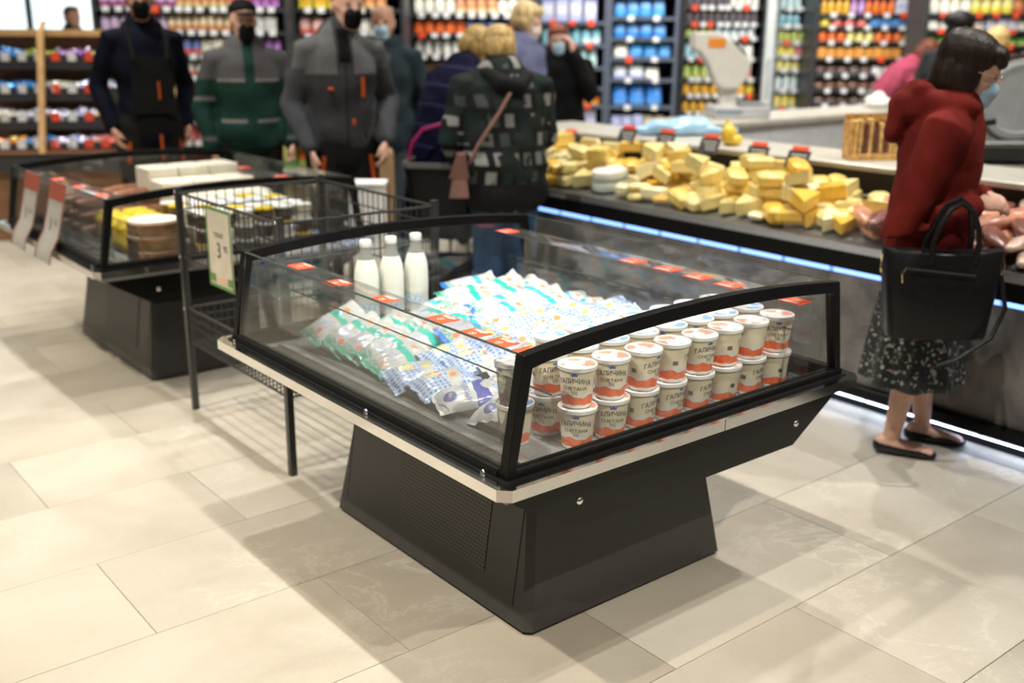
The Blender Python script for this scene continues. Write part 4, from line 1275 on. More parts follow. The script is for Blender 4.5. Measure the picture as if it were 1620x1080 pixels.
def person(label, x, y, face, h=1.75, lean=0, curve=0, head=(0, 0, 0), arms=None, legs=None, sk=0, top=None, bottom=None,
           shoes=(.02, .02, .02), hair=None, mask=None, wide=1., vox=.011, hands=(None, None), shift=(0, 0), hs=1.):
    """face: heading in degrees (direction the person looks, world), lean/curve: forward bend at hips / upper back"""
    s = h/1.75
    t = thing('person', label, 'person', (x, y, 0), (0, 0, math.radians(face) - PI/2))
    P0 = Vector((0, 0, .92))
    Rl = Matrix.Rotation(-math.radians(lean), 3, 'X'); Rc = Matrix.Rotation(-math.radians(lean+curve), 3, 'X')
    def B(v):        # bend a rest-pose torso point
        v = Vector(v)
        if v.z <= .92: return v
        if v.z <= 1.20: return P0 + Rl @ (v - P0)
        a = P0 + Rl @ (Vector((0, 0, 1.20)) - P0)
        return a + Rc @ (v - Vector((0, 0, 1.20)))
    nb = B((0, -.005, 1.475)); hd = B((shift[0], .02+shift[1], 1.605))
    yaw, pit, rol = (math.radians(a) for a in head)
    M4 = Matrix.Translation(hd) @ Matrix.Rotation(yaw, 4, 'Z') @ Matrix.Rotation(-pit - math.radians(lean+curve)*.45, 4, 'X') @ Matrix.Rotation(rol, 4, 'Y') @ Matrix.Scale(hs, 4)
    sh = [B((sx*.168*wide, -.01, 1.395)) for sx in (-1, 1)]
    if arms is None: arms = [((-.27, -.03, 1.11), (-.25, .05, .87)), ((.27, -.03, 1.11), (.25, .05, .87))]
    arms = [tuple(Vector(p) for p in a) for a in arms]
    if legs is None: legs = [((-.095, .015, .49), (-.10, -.02, .085)), ((.095, .015, .49), (.10, -.02, .085))]
    legs = [tuple(Vector(p) for p in l) for l in legs]
    hips = [Vector((-.088, 0, .90)), Vector((.088, 0, .90))]
    def torso(mb, inf, z0=.90, z1=1.45, flare=0, w=wide):
        prof = [(.88, .150, .105), (.95, .158, .112), (1.06, .140, .104), (1.16, .146, .110), (1.27, .160, .116), (1.36, .162, .104), (1.42, .125, .085), (1.455, .080, .070)]
        pts = []; rd = []
        if z0 < .88:
            for i in range(3):
                z = z0 + (.88-z0)*i/3
                f = flare*(.88-z)
                pts.append(B((0, 0, z))); rd.append(((.160+f)*w + inf, .115 + f + inf))
        for z, a, b in prof:
            if z < z0-.001 or z > z1+.001: continue
            pts.append(B((0, .0 if z < 1.3 else -.008, z))); rd.append((a*w + inf, b + inf + (.014 if w > 1.04 and z < 1.15 else 0)))
        mb.loft(pts, rd, (1, 0, 0), 22)
    # skin body
    mb = MB()
    torso(mb, 0)
    mb.loft([B((0, -.012, 1.43)), nb, B((shift[0]*.8, .005+shift[1]*.8, 1.54))], [.062, .055, .053], (1, 0, 0), 14)
    head_geo(mb, M4)
    for i, sx in enumerate((-1, 1)):
        e, wr = arms[i]
        mb.loft([sh[i], sh[i].lerp(e, .5), e, e.lerp(wr, .4), wr], [.050, .046, .039, .038, .027], (0, 1, 0), 12)
        hv = hands[i] or {}
        d = Vector(hv['dir']) if 'dir' in hv else (wr-e)
        hand(mb, wr, d, hv.get('n', (-sx, .25, 0)), hv.get('side', sx), hv.get('curl', .45), 1.0)
        k, a = legs[i]
        mb.loft([hips[i], hips[i].lerp(k, .5), k, k.lerp(a, .35), a], [.085, .074, .056, .054, .036], (1, 0, 0), 14)
        mb.loft([a + Vector((0, -.035, -.035)), a + Vector((0, .06, -.05)), a + Vector((0, .16, -.062))], [(.035, .034), (.042, .032), (.036, .018)], (1, 0, 0), 12)
    me = remesh(mb, vox, 3); me.materials.append(SK[sk])
    put('body', me, t, scale=(s, s, s))
    # eyes
    for sx in (-1, 1):
        c = M4 @ Vector((sx*.030, .0835, .014))
        MB().ball(c, (.0125, .0085, .0065), 10, 6, mat=M4.to_3x3()).build('eye', mat('dark_eye', (.05, .035, .03), .2), t, True).scale = (s, s, s)
    # garments
    if top:
        mb = MB(); inf = top.get('inf', .022)
        torso(mb, inf, top.get('hem', .86), 1.455, top.get('flare', 0))
        for i in range(2):
            e, wr = arms[i]
            en = e.lerp(wr, top.get('sleeve', .93))
            si = sh[i].lerp(B((0, 0, 1.36)), .25)
            ir = inf*.9
            mb.loft([si, sh[i], sh[i].lerp(e, .5), e, e.lerp(en, .5), en], [.058+ir, .050+ir, .046+ir*.8, .042+ir*.8, .040+ir*.7, .034+ir*.6], (0, 1, 0), 14)
        if top.get('collar', 1):
            mb.loft([B((0, -.012, 1.44)), B((0, -.006, 1.44 + .055*top.get('collar', 1)))], [(.078+inf*.5, .072+inf*.5), (.070+inf*.3, .068+inf*.3)], (1, 0, 0), 16)
        for extra in top.get('extra', ()): extra(mb, B, arms, sh)
        me = remesh(mb, max(.010, vox), 3)
        for v in me.vertices:           # soft folds
            c = v.co
            k = .0035*math.sin(34*c.z + 11*c.x + 5*math.sin(9*c.y)) + .003*math.sin(19*c.x - 27*c.z + 13*c.y)
            v.co = c + Vector((c.x, c.y, 0)).normalized()*k if (c.x or c.y) else c
        me.materials.append(top['mat'])
        put(top.get('name', 'jacket'), me, t, scale=(s, s, s))
    if bottom:
        if bottom['kind'] == 'skirt':
            mb = MB()
            zt, zb, fl, a, b = bottom.get('top', 1.02), bottom['hem'], bottom.get('flare', .12), .17*wide, .125
            n = 44; rows = 10; vs = []; fs = []
            for lay in (0, 1):
                for j in range(rows+1):
                    z = zt + (zb-zt)*j/rows
                    g = (zt-z)
                    for k in range(n):
                        an = 2*PI*k/n
                        wv = 1 + .07*min(1, g/.5)*math.sin(an*9+1)
                        q = 1 if lay == 0 else .96
                        vs.append(((a + fl*g)*wv*q*math.cos(an), (b + fl*g)*wv*q*math.sin(an) + bottom.get('y', 0)*g, z))
            K = n*(rows+1)
            for lay in (0, 1):
                for j in range(rows):
                    for k in range(n):
                        l = (k+1) % n; q = lay*K + j*n
                        fs.append((q+k, q+l, q+n+l, q+n+k))
            for k in range(n):
                l = (k+1) % n
                fs.append((rows*n+k, rows*n+l, K+rows*n+l, K+rows*n+k)); fs.append((k, l, K+l, K+k))
            o = mb.add(vs, fs).build('skirt', bottom['mat'], t, True); o.scale = (s, s, s)
        else:
            mb = MB()
            f = bottom.get('inf', .018)
            mb.loft([(0, 0, .86), (0, 0, .95), (0, 0, 1.04)], [(.150*wide+f, .108+f), (.156*wide+f, .113+f), (.140*wide+f, .105+f)], (1, 0, 0), 20)
            for i in range(2):
                k, a = legs[i]
                mb.loft([hips[i], hips[i].lerp(k, .5), k, k.lerp(a, .5), a + Vector((0, 0, -.01))], [.090+f, .080+f, .062+f, .058+f, .052+f], (1, 0, 0), 16)
            me = remesh(mb, max(.011, vox), 3); me.materials.append(bottom['mat'])
            put('trousers', me, t, scale=(s, s, s))
            for extra in bottom.get('parts', ()): extra(t, s)
    sm_ = mat('shoe_leather_%d' % int(shoes[0]*1000), shoes, .2)
    for i in range(2):
        a = legs[i][1]
        mb = MB()
        mb.loft([a + Vector((0, -.045, -.052)), a + Vector((0, .03, -.055)), a + Vector((0, .12, -.063)), a + Vector((0, .175, -.068))], [(.040, .032), (.044, .032), (.046, .024), (.036, .015)], (1, 0, 0), 14)
        me = remesh(mb, .008, 2); me.materials.append(sm_)
        for v in me.vertices: v.co.z = max(v.co.z, .002)
        put('shoe', me, t, scale=(s, s, s))
    def blob(nm, m_, balls, vx=.008, sm2=2):
        mb = MB()
        R3 = M4.to_3x3()
        for c, r in balls: mb.ball(M4 @ Vector(c), r, 16, 10, mat=R3)
        me = remesh(mb, vx, sm2); me.materials.append(m_)
        return put(nm, me, t, scale=(s, s, s))
    if hair: blob('hair', hair[0], hair[1])
    if mask:
        o = blob('face_mask', mask, [((0, .070, -.040), (.050, .050, .045)), ((0, .060, -.072), (.048, .052, .040)), ((0, .086, -.028), (.028, .034, .030))], .006, 3)
        for sx in (-1, 1):
            pts = [M4 @ Vector(p) for p in ((sx*.050, .062, -.030), (sx*.074, .015, -.004), (sx*.080, -.010, .012))]
            q = MB().tube(pts, .0022, 6).build('mask_loop', mask, t); q.scale = (s, s, s)
    return t, M4, s, B

SHORT = [((0, -.022, .050), (.080, .092, .082)), ((0, -.055, .0), (.066, .052, .075)), ((0, .035, .092), (.062, .055, .034))]
BOB = [((0, -.022, .052), (.090, .104, .090)), ((0, -.062, -.01), (.082, .062, .105)), ((-.062, -.012, -.02), (.028, .055, .085)), ((.062, -.012, -.02), (.028, .055, .085)), ((0, .056, .080), (.068, .042, .034))]
PUFFY = [((0, -.020, .058), (.098, .108, .090)), ((0, -.068, .010), (.088, .058, .085)), ((-.060, -.01, .01), (.040, .060, .055)), ((.060, -.01, .01), (.040, .060, .055)), ((0, .050, .090), (.072, .05, .042))]
BMASK = cloth('black_mask_cloth', (.008, .008, .010), .7)
SMASK = mat('light_blue_surgical_mask', (.38, .58, .74), .6, 0, .1, 60)

def zone(name, base, zones, nz=.1):
    """cloth whose colour changes by garment area: zones (test, colour) over object x, y, z"""
    m, nt, b = nodes(name)
    tc = N(nt, 'ShaderNodeTexCoord'); s_ = N(nt, 'ShaderNodeSeparateXYZ'); L(nt, tc.outputs['Object'], s_.inputs[0])
    x, y, z = s_.outputs
    ax = math_(nt, 'ABSOLUTE', x)
    n1 = N(nt, 'ShaderNodeTexNoise', Scale=10., Detail=4.); L(nt, tc.outputs['Object'], n1.inputs[0])
    c = base
    if callable(base): c = base(nt, tc, x, y, z)
    for lo, hi, axlo, axhi, ylo, col in zones:
        f = math_(nt, 'MULTIPLY', band(nt, z, lo, hi), band(nt, ax, axlo, axhi))
        f = math_(nt, 'MULTIPLY', f, math_(nt, 'GREATER_THAN', y, ylo))
        c = mixc(nt, f, c, col)
    b.inputs['Specular IOR Level'].default_value = .12
    v = math_(nt, 'MULTIPLY_ADD', n1.outputs['Fac'], .34, .48)
    c = mixc(nt, 1., c, v, 'MULTIPLY')
    L(nt, c, b.inputs['Base Color']); b.inputs['Roughness'].default_value = .8
    bp = N(nt, 'ShaderNodeBump', Strength=.25, Distance=.01); L(nt, n1.outputs['Fac'], bp.inputs['Height']); L(nt, bp.outputs[0], b.inputs['Normal'])
    return m
def heading(p): # heading (deg) that looks from p to the camera
    return math.degrees(math.atan2(CAM[1]-p.y, CAM[0]-p.x))
ORG = (.75, .13, .02)
def bar(t, s, x, y, z0, z1, m_, nm='orange_trim', w=.012, dx=0):
    o = MB().tube([(x, y, z0), (x+dx*.5, y+.004, (z0+z1)/2), (x+dx, y, z1)], w, 6).build(nm, m_, t, True); o.scale = (s, s, s)
ORGM = cloth('orange_trim_cloth', ORG)
DKTR = cloth('black_work_trousers', (.016, .017, .016))

# 1 man in navy sweater and dark bib overalls
p = spot_at(224, 60, 6.75)
t, M4, s, B = person('man in navy sweater, black bib overalls with orange trim and black mask', p.x, p.y, heading(p)+16, 1.88,
    arms=[((-.255, -.08, 1.13), (-.215, .03, .90)), ((.25, -.08, 1.13), (.215, .03, .90))], sk=1,
    top=dict(mat=cloth('navy_knit', (.006, .008, .020)), name='sweater', inf=.02), bottom=dict(kind='trousers', mat=DKTR, inf=.024),
    hair=(hairm('dark_brown_hair', (.03, .02, .015)), SHORT), mask=BMASK, wide=1.0, head=(-12, 0, 0))
MB().prism([(-.13, .98), (.13, .98), (.10, 1.30), (-.10, 1.30)], .128, .146).build('bib', DKTR, t).scale = (s, s, s)
for sx in (-1, 1):
    o = MB().tube([(sx*.095, .143, 1.28), (sx*.105, .115, 1.40), (sx*.10, .02, 1.475), (sx*.08, -.09, 1.44), (sx*.04, -.135, 1.25)], .014, 6).build('strap', DKTR, t, True); o.scale = (s, s, s)
    bar(t, s, sx*.155, .085, .70, .86, ORGM, dx=-sx*.02)
bar(t, s, -.02, .152, .72, .86, ORGM, w=.008); bar(t, s, -.03, .15, 1.06, 1.16, ORGM, w=.007)
o = MB().tube([(-.25, -.07, 1.18), (-.272, -.075, 1.08), (-.235, -.03, 1.0)], [.03, .045, .03], 10).build('grey_sleeve_patch', cloth('pale_grey_cloth', (.42, .43, .45)), t, True); o.scale = (s, s, s)

# 2 man in green work jacket
p = spot_at(386, 60, 6.45)
gm = zone('green_work_jacket_cloth', (.016, .058, .042), [(1.285, 1.60, .03, .30, -1, (.12, .115, .118)), (1.272, 1.288, .03, .18, -1, (.30, .27, .26)), (1.035, 1.055, .03, .17, -1, (.26, .24, .235)), (1.16, 1.185, .19, .5, -1, (.22, .21, .21)), (.93, .955, .20, .5, -1, (.16, .15, .155))])
t, M4, s, B = person('man in green and grey work jacket with black cap and black mask', p.x, p.y, heading(p)+8, 1.74,
    arms=[((-.26, -.04, 1.12), (-.23, .10, .90)), ((.26, -.04, 1.12), (.23, .04, .88))], sk=0, top=dict(mat=gm, inf=.035, hem=.90, collar=1), bottom=dict(kind='trousers', mat=DKTR),
    hair=(hairm('dark_brown_hair', (.03, .02, .015)), [((0, -.05, .0), (.068, .050, .070))]), mask=BMASK, wide=1.05, head=(4, 4, 0))
mb = MB(); R3 = M4.to_3x3()
mb.ball(M4 @ Vector((0, -.012, .075)), (.081, .098, .060), 18, 12, mat=R3)
me = remesh(mb, .009, 1); me.materials.append(cloth('black_cap_cloth', (.012, .012, .014)))
put('cap', me, t, scale=(s, s, s))
mb = MB(); mb.ball(M4 @ Vector((0, .105, .058)), (.070, .070, .009), 18, 8, mat=R3)
mb.build('cap_visor', MATS['black_cap_cloth'], t, True).scale = (s, s, s)

# 3 man in grey work jacket
p = spot_at(535, 60, 5.95)
jm = zone('grey_work_jacket_cloth', (.060, .060, .064), [(1.275, 1.60, .045, .30, .02, (.17, .17, .175)), (1.33, 1.50, -.01, .030, .06, (.008, .008, .009)), (.8, 1.33, -.01, .004, .06, (.02, .02, .02)), (.8, 1.3, .19, .6, -1, (.082, .085, .095))])
t, M4, s, B = person('man in two tone grey work jacket with orange zips and black mask', p.x, p.y, heading(p)+14, 1.83,
    arms=[((-.275, -.06, 1.13), (-.19, .16, .93)), ((.25, -.04, 1.12), (.19, .12, .90))], sk=0,
    hands=({'dir': (.10, .35, -.9), 'n': (.6, -.3, -.2), 'curl': .55}, {'dir': (-.05, .2, -1), 'curl': .5}),
    top=dict(mat=jm, inf=.032, hem=.92, collar=.9), bottom=dict(kind='trousers', mat=DKTR, inf=.026),
    hair=(hairm('dark_brown_hair', (.03, .02, .015)), SHORT), mask=BMASK, wide=1.02, head=(8, 2, 0), shift=(-.05, 0))
bar(t, s, -.085, .142, 1.16, 1.26, ORGM, 'orange_zip', .010); bar(t, s, -.03, .150, 1.02, 1.05, ORGM, 'orange_zip', .008)
bar(t, s, .075, .146, 1.20, 1.204, ORGM, 'orange_tab', .010, .022)
for sx in (-1, 1): bar(t, s, sx*.145, .105, .70, .86, ORGM, dx=-sx*.02)

# 4 older man behind
p = spot_at(607, 60, 7.2)
t, M4, s, B = person('older man in dark blue jacket with blue surgical mask behind the grey jacketed workman', p.x, p.y, heading(p)-10, 1.74, sk=1,
    top=dict(mat=zone('dark_blue_jacket_cloth', (.035, .055, .068), [(.8, 1.42, 0, .06, .05, (.12, .15, .16))]), inf=.034, hem=.84), bottom=dict(kind='trousers', mat=cloth('grey_blue_trousers', (.08, .10, .12))),
    hair=(hairm('grey_short_hair', (.22, .18, .16)), [((0, -.05, .02), (.070, .058, .078))]), mask=SMASK, wide=1.05, head=(0, 2, 0))

# 5 woman in navy dotted dress, seen from behind, leaning over
def dots(nt, tc, x, y, z):
    r = math_(nt, 'GREATER_THAN', math_(nt, 'SINE', math_(nt, 'MULTIPLY', math_(nt, 'ADD', z, math_(nt, 'MULTIPLY', y, .3)), 2*PI/.13)), .965)
    cdot = math_(nt, 'GREATER_THAN', math_(nt, 'SINE', math_(nt, 'MULTIPLY', x, 2*PI/.022)), .1)
    return mixc(nt, math_(nt, 'MULTIPLY', r, cdot), (.005, .006, .032), (.09, .09, .20))
nm_ = zone('navy_dotted_dress_cloth', dots, [])
p = spot_at(690, 60, 6.15)
t, M4, s, B = person('blonde woman in long navy dotted dress seen from behind, bending over', p.x, p.y, math.degrees(TH*-1)+90-52, 1.66, lean=16, curve=14, sk=2,
    arms=[((-.22, .10, 1.02), (-.17, .30, .92)), ((.27, .02, 1.08), (.22, .18, .88))],
    top=dict(mat=nm_, name='dress_top', inf=.045, hem=.80, collar=.2), bottom=dict(kind='skirt', mat=nm_, hem=.22, flare=.14, top=1.05),
    hair=(hairm('blonde_hair', (.62, .42, .16)), PUFFY), wide=1.22, head=(-25, 22, 0))

# 6 woman in checked jacket and jeans, seen from behind
def plaid(nt, tc, x, y, z):
    mp = N(nt, 'ShaderNodeCombineXYZ'); L(nt, math_(nt, 'ADD', x, math_(nt, 'MULTIPLY', y, .4)), mp.inputs[0]); L(nt, z, mp.inputs[1])
    br = N(nt, 'ShaderNodeTexBrick', Scale=1.); L(nt, mp.outputs[0], br.inputs[0])
    br.inputs['Brick Width'].default_value = .085; br.inputs['Row Height'].default_value = .105; br.inputs['Mortar Size'].default_value = .018; br.inputs['Bias'].default_value = -.25
    br.inputs['Color1'].default_value = (.012, .030, .024, 1); br.inputs['Color2'].default_value = (.55, .55, .52, 1); br.inputs['Mortar'].default_value = (.015, .016, .016, 1)
    n2 = N(nt, 'ShaderNodeTexNoise', Scale=7.); L(nt, mp.outputs[0], n2.inputs[0])
    return mixc(nt, math_(nt, 'GREATER_THAN', n2.outputs['Fac'], .53), br.outputs[0], (.022, .030, .027))
pm_ = zone('green_white_check_jacket_cloth', plaid, [(.70, .845, 0, .5, -1, (.018, .018, .018))])
p = spot_at(800, 60, 5.65)
def hoodx(mb, B, arms, sh): mb.loft([B((-.09, -.08, 1.43)), B((0, -.12, 1.40)), B((.09, -.08, 1.43))], [.05, .06, .05], (0, 0, 1), 12)
t, M4, s, B = person('blonde woman in green and white checked jacket and jeans seen from behind', p.x, p.y, math.degrees(-TH)+90+12, 1.62, lean=10, curve=8, sk=2,
    arms=[((-.30, .06, 1.08), (-.20, .24, .92)), ((.26, .12, 1.08), (.18, .34, .98))],
    top=dict(mat=pm_, inf=.055, hem=.80, collar=.6, flare=.02), bottom=dict(kind='trousers', mat=cloth('blue_denim', (.045, .10, .20)), inf=.032),
    hair=(hairm('blonde_hair', (.62, .42, .16)), PUFFY), wide=1.26, head=(-14, 16, 0))
hm = cloth('black_hood_cloth', (.014, .014, .015))
mb = MB(); mb.loft([B((-.10, -.09, 1.44)), B((-.03, -.155, 1.36)), B((.06, -.155, 1.34)), B((.13, -.08, 1.42))], [.045, .06, .06, .045], (0, 0, 1), 12)
me = remesh(mb, .012, 2); me.materials.append(hm); put('hood', me, t, scale=(s, s, s))
o = MB().tube([B((.07, -.05, 1.475)), B((.04, -.175, 1.36)), B((-.06, -.188, 1.20)), B((-.18, -.15, 1.05)), (-.235, -.05, .92)], .011, 6).build('bag_strap', cloth('dusty_pink_strap', (.40, .22, .18)), t, True); o.scale = (s, s, s)
# her pink shoulder bag and the basket she leans over
bp_ = spot_at(727, 270, 5.55)
tt = thing('shoulder_bag', 'dusty pink shoulder bag hanging at the side of the woman in the checked jacket', 'bag', (bp_.x, bp_.y, bp_.z-.13), (0, 0, -TH))
MB().prism([(-.05, 0), (.05, 0), (.03, .22), (-.01, .22)], -.09, .09).build('bag_body', MATS['dusty_pink_strap'], tt)
MB().prism([(-.052, .10), (-.012, .222), (.032, .222), (.052, .10)], -.092, .092).build('bag_flap', cloth('dull_rose_leather', (.30, .15, .13), .5), tt)

# shopping basket with pink handle
bk = spot_at(706, 285, 5.9)
tt = thing('shopping_basket', 'black shopping basket with a magenta handle between the two blonde women', 'basket', (bk.x, bk.y, .46), (0, 0, -TH-.15))
def tray(w0, d0, w1, d1, h, th=.012):
    o0, o1 = chamf(-w0, w0, -d0, d0, .04), chamf(-w1, w1, -d1, d1, .05)
    i1 = chamf(-w1+th, w1-th, -d1+th, d1-th, .045); i0 = chamf(-w0+th, w0-th, -d0+th, d0-th, .035)
    n = 8
    vs = [(x, y, 0) for x, y in o0] + [(x, y, h) for x, y in o1] + [(x, y, h) for x, y in i1] + [(x, y, .012) for x, y in i0]
    fs = [tuple(range(n-1, -1, -1)), tuple(range(3*n, 4*n))]
    for r in range(3):
        fs += [(r*n+i, r*n+(i+1) % n, r*n+n+(i+1) % n, r*n+n+i) for i in range(n)]
    return MB().add(vs, fs)
BSK = mat('black_basket_plastic', (.009, .009, .009), .45, spec=.2)
tray(.16, .13, .21, .17, .40).build('basket_body', BSK, tt)
mb = MB(); ring(mb, chamf(-.222, .222, -.182, .182, .055), chamf(-.200, .200, -.160, .160, .045), .385, .412); mb.build('basket_rim', mat('grey_basket_rim', (.12, .12, .11), .4), tt)
MB().tube([(-.215, 0, .40), (-.19, 0, .50), (-.13, 0, .575), (.02, 0, .62), (.15, 0, .575), (.20, 0, .48), (.215, 0, .40)], .011, 8).build('handle', mat('magenta_plastic', (.42, .015, .14), .35), tt, True)
for i in range(2):
    MB().lathe([(.022, -.012), (.03, -.012), (.03, .012), (.022, .012)], 14).xf(Matrix.Translation((-.12+.24*i, -.12, -.01)) @ Matrix.Rotation(PI/2, 4, 'X')).build('wheel', BLACK, tt)
# crate under it carries the goods stacked on the floor
tt = thing('goods_crate', 'low black crate of pale boxes on the floor under the shopping basket', 'crate', (bk.x+.02, bk.y-.02, 0), (0, 0, -TH))
tray(.20, .17, .20, .17, .34).build('crate_body', BSK, tt)
cb = MB().bbox(-.045, .045, -.055, .055, 0, .07, .006)
cbm = cb.mesh('pale_box', mat('pale_cream_box', (.75, .70, .60), .5))
for i in range(4):
    for j in range(2):
        put('pale_box', cbm, tt, (-.14+i*.094, -.08+j*.13, .37 + R.uniform(0, .015)), (R.uniform(-.1, .1), R.uniform(-.1, .1), R.uniform(-.2, .2)))
MB().box(-.185, .185, -.155, .155, .02, .37).build('crate_fill', BSK, tt)

# 7 blonde woman in lavender puffer jacket beyond the counter
p = spot_at(822, 60, 7.7)
t, M4, s, B = person('blonde woman in lavender blue puffer jacket and pale mask beyond the deli counter', p.x, p.y, math.degrees(-TH)+90-118, 1.76, sk=2, lean=3,
    top=dict(mat=cloth('lavender_puffer_cloth', (.20, .22, .38), .5), inf=.05, hem=.80), bottom=dict(kind='trousers', mat=cloth('dark_trousers', (.03, .03, .035))),
    hair=(hairm('light_blonde_hair', (.70, .52, .26)), PUFFY), mask=mat('pale_pink_mask', (.65, .55, .55), .6), wide=1.1, head=(6, 14, 0))
# 8 red haired woman in black, hand at her face
p = spot_at(884, 60, 8.4)
t, M4, s, B = person('red haired woman in black coat with mask holding a hand to her ear', p.x, p.y, heading(p)-4, 1.62, sk=2, curve=4,
    arms=[((-.30, .12, 1.16), (-.125, .10, 1.50)), ((.29, -.02, 1.10), (.22, .14, .95))], hands=({'dir': (.15, -.05, 1), 'n': (.8, -.3, 0), 'curl': .35}, None),
    top=dict(mat=cloth('black_coat_cloth', (.007, .007, .008)), inf=.05, hem=.74, name='coat'), bottom=dict(kind='trousers', mat=MATS['dark_trousers']),
    hair=(hairm('auburn_hair', (.20, .045, .02)), BOB), mask=SMASK, wide=1.22, head=(6, 2, 4))
for sx in (-1, 1):
    pts = [M4 @ Vector((sx*.032+.024*math.cos(a), .100, .016+.018*math.sin(a))) for a in [2*PI*i/14 for i in range(14)]]
    MB().tube(pts, .0022, 6, closed=True).build('eyeglass_rim', mat('red_glasses', (.25, .04, .03), .3), t).scale = (s, s, s)
# 9 shop assistant in pink checked shirt
def pinkchk(nt, tc, x, y, z):
    g = math_(nt, 'MULTIPLY', math_(nt, 'ADD', math_(nt, 'GREATER_THAN', math_(nt, 'SINE', math_(nt, 'MULTIPLY', x, 160.)), .2), math_(nt, 'GREATER_THAN', math_(nt, 'SINE', math_(nt, 'MULTIPLY', z, 160.)), .2)), .5)
    return ramp(nt, g, [(0, (.55, .10, .17)), (1, (.34, .05, .09))]).outputs[0]
p = spot_at(1392, 100, 9.6)
t, M4, s, B = person('shop assistant in pink checked shirt and grey apron bending over the staff table', p.x, p.y, math.degrees(-TH)+90-100, 1.66, lean=24, curve=20, sk=1,
    arms=[((-.20, .34, 1.10), (-.10, .52, 1.02)), ((.24, .30, 1.08), (.14, .50, 1.0))],
    top=dict(mat=zone('pink_check_shirt_cloth', pinkchk, []), name='shirt', inf=.025, hem=.92), bottom=dict(kind='trousers', mat=cloth('grey_trousers', (.22, .20, .20))),
    hair=(hairm('red_brown_hair', (.12, .03, .015)), BOB), wide=1.08, head=(-6, 22, 0))
MB().prism([(-.17, .45), (.17, .45), (.15, .95), (.12, 1.10), (-.12, 1.10), (-.15, .95)], .145, .160).build('apron', cloth('grey_apron', (.32, .30, .29)), t).scale = (s, s, s)
# 10 dark haired assistant
p = spot_at(1503, 100, 8.2)
t, M4, s, B = person('dark haired assistant in dark grey shirt facing away behind the woman in red', p.x, p.y, math.degrees(-TH)+90-60, 1.74, sk=1, curve=8,
    top=dict(mat=cloth('dark_grey_shirt', (.05, .055, .06)), name='shirt', inf=.03), bottom=dict(kind='trousers', mat=MATS['dark_trousers']),
    hair=(hairm('black_hair', (.010, .008, .008)), [((0, -.02, .05), (.09, .105, .09)), ((0, -.11, .05), (.05, .05, .05)), ((0, -.06, -.02), (.07, .05, .07))]), mask=SMASK, wide=1.05, head=(-20, 8, 0))
# 11 blonde assistant in pale clothes at the right
p = spot_at(1572, 110, 8.9)
t, M4, s, B = person('blonde assistant in cream uniform at the shelves on the right', p.x, p.y, math.degrees(-TH)+90, 1.62, sk=2,
    top=dict(mat=cloth('cream_uniform_cloth', (.62, .56, .46)), name='uniform', inf=.04), bottom=dict(kind='trousers', mat=cloth('cream_trousers', (.55, .5, .42))),
    hair=(hairm('blonde_hair', (.62, .42, .16)), PUFFY), wide=1.2)
# 12 man by the shop window
p = spot_at(116, 60, 12.8)
t, M4, s, B = person('man in dark jacket walking past the bright shop window', p.x, p.y, math.degrees(-TH)+90-115, 1.80, sk=1,
    top=dict(mat=cloth('dark_navy_jacket', (.02, .025, .035)), inf=.035), bottom=dict(kind='trousers', mat=DKTR),
    hair=(hairm('dark_brown_hair', (.03, .02, .015)), SHORT), wide=1.05, vox=.014)

# ------------------------------------------------------------------ woman in the red hooded jacket
def fleece():
    m, nt, b = nodes('dark_red_fleece')
    tc = N(nt, 'ShaderNodeTexCoord')
    n1 = N(nt, 'ShaderNodeTexNoise', Scale=120., Detail=3.); n2 = N(nt, 'ShaderNodeTexNoise', Scale=7., Detail=4.)
    L(nt, tc.outputs['Object'], n1.inputs[0]); L(nt, tc.outputs['Object'], n2.inputs[0])
    r = ramp(nt, n2.outputs['Fac'], [(.3, (.105, .010, .008)), (.7, (.165, .017, .012))])
    L(nt, r.outputs[0], b.inputs['Base Color']); b.inputs['Roughness'].default_value = .9
    b.inputs['Specular IOR Level'].default_value = .1
    bp = N(nt, 'ShaderNodeBump', Strength=.3, Distance=.004); L(nt, n1.outputs['Fac'], bp.inputs['Height']); L(nt, bp.outputs[0], b.inputs['Normal'])
    return m
FLEECE = fleece()
def floral():
    m, nt, b = nodes('black_floral_skirt_cloth')
    tc = N(nt, 'ShaderNodeTexCoord')
    v = N(nt, 'ShaderNodeTexVoronoi', Scale=46.); n = N(nt, 'ShaderNodeTexNoise', Scale=55., Detail=3.)
    L(nt, tc.outputs['Object'], v.inputs['Vector']); L(nt, tc.outputs['Object'], n.inputs[0])
    f = math_(nt, 'MULTIPLY', math_(nt, 'LESS_THAN', v.outputs['Distance'], .45), math_(nt, 'GREATER_THAN', n.outputs['Fac'], .52))
    sp = N(nt, 'ShaderNodeSeparateColor'); L(nt, v.outputs['Color'], sp.inputs[0])
    c = ramp(nt, sp.outputs[0], [(0., (.30, .31, .27)), (.55, (.13, .17, .13)), (.82, (.42, .39, .33)), (.95, (.28, .05, .10))], 'CONSTANT')
    L(nt, mixc(nt, f, (.012, .012, .013), c.outputs[0]), b.inputs['Base Color']); b.inputs['Roughness'].default_value = .75
    return m
FLORAL = floral()
PATENT = (.010, .010, .014)
RWX, RWY = 2.335, .395
HEADING = -60
s_r = 1.555/1.75
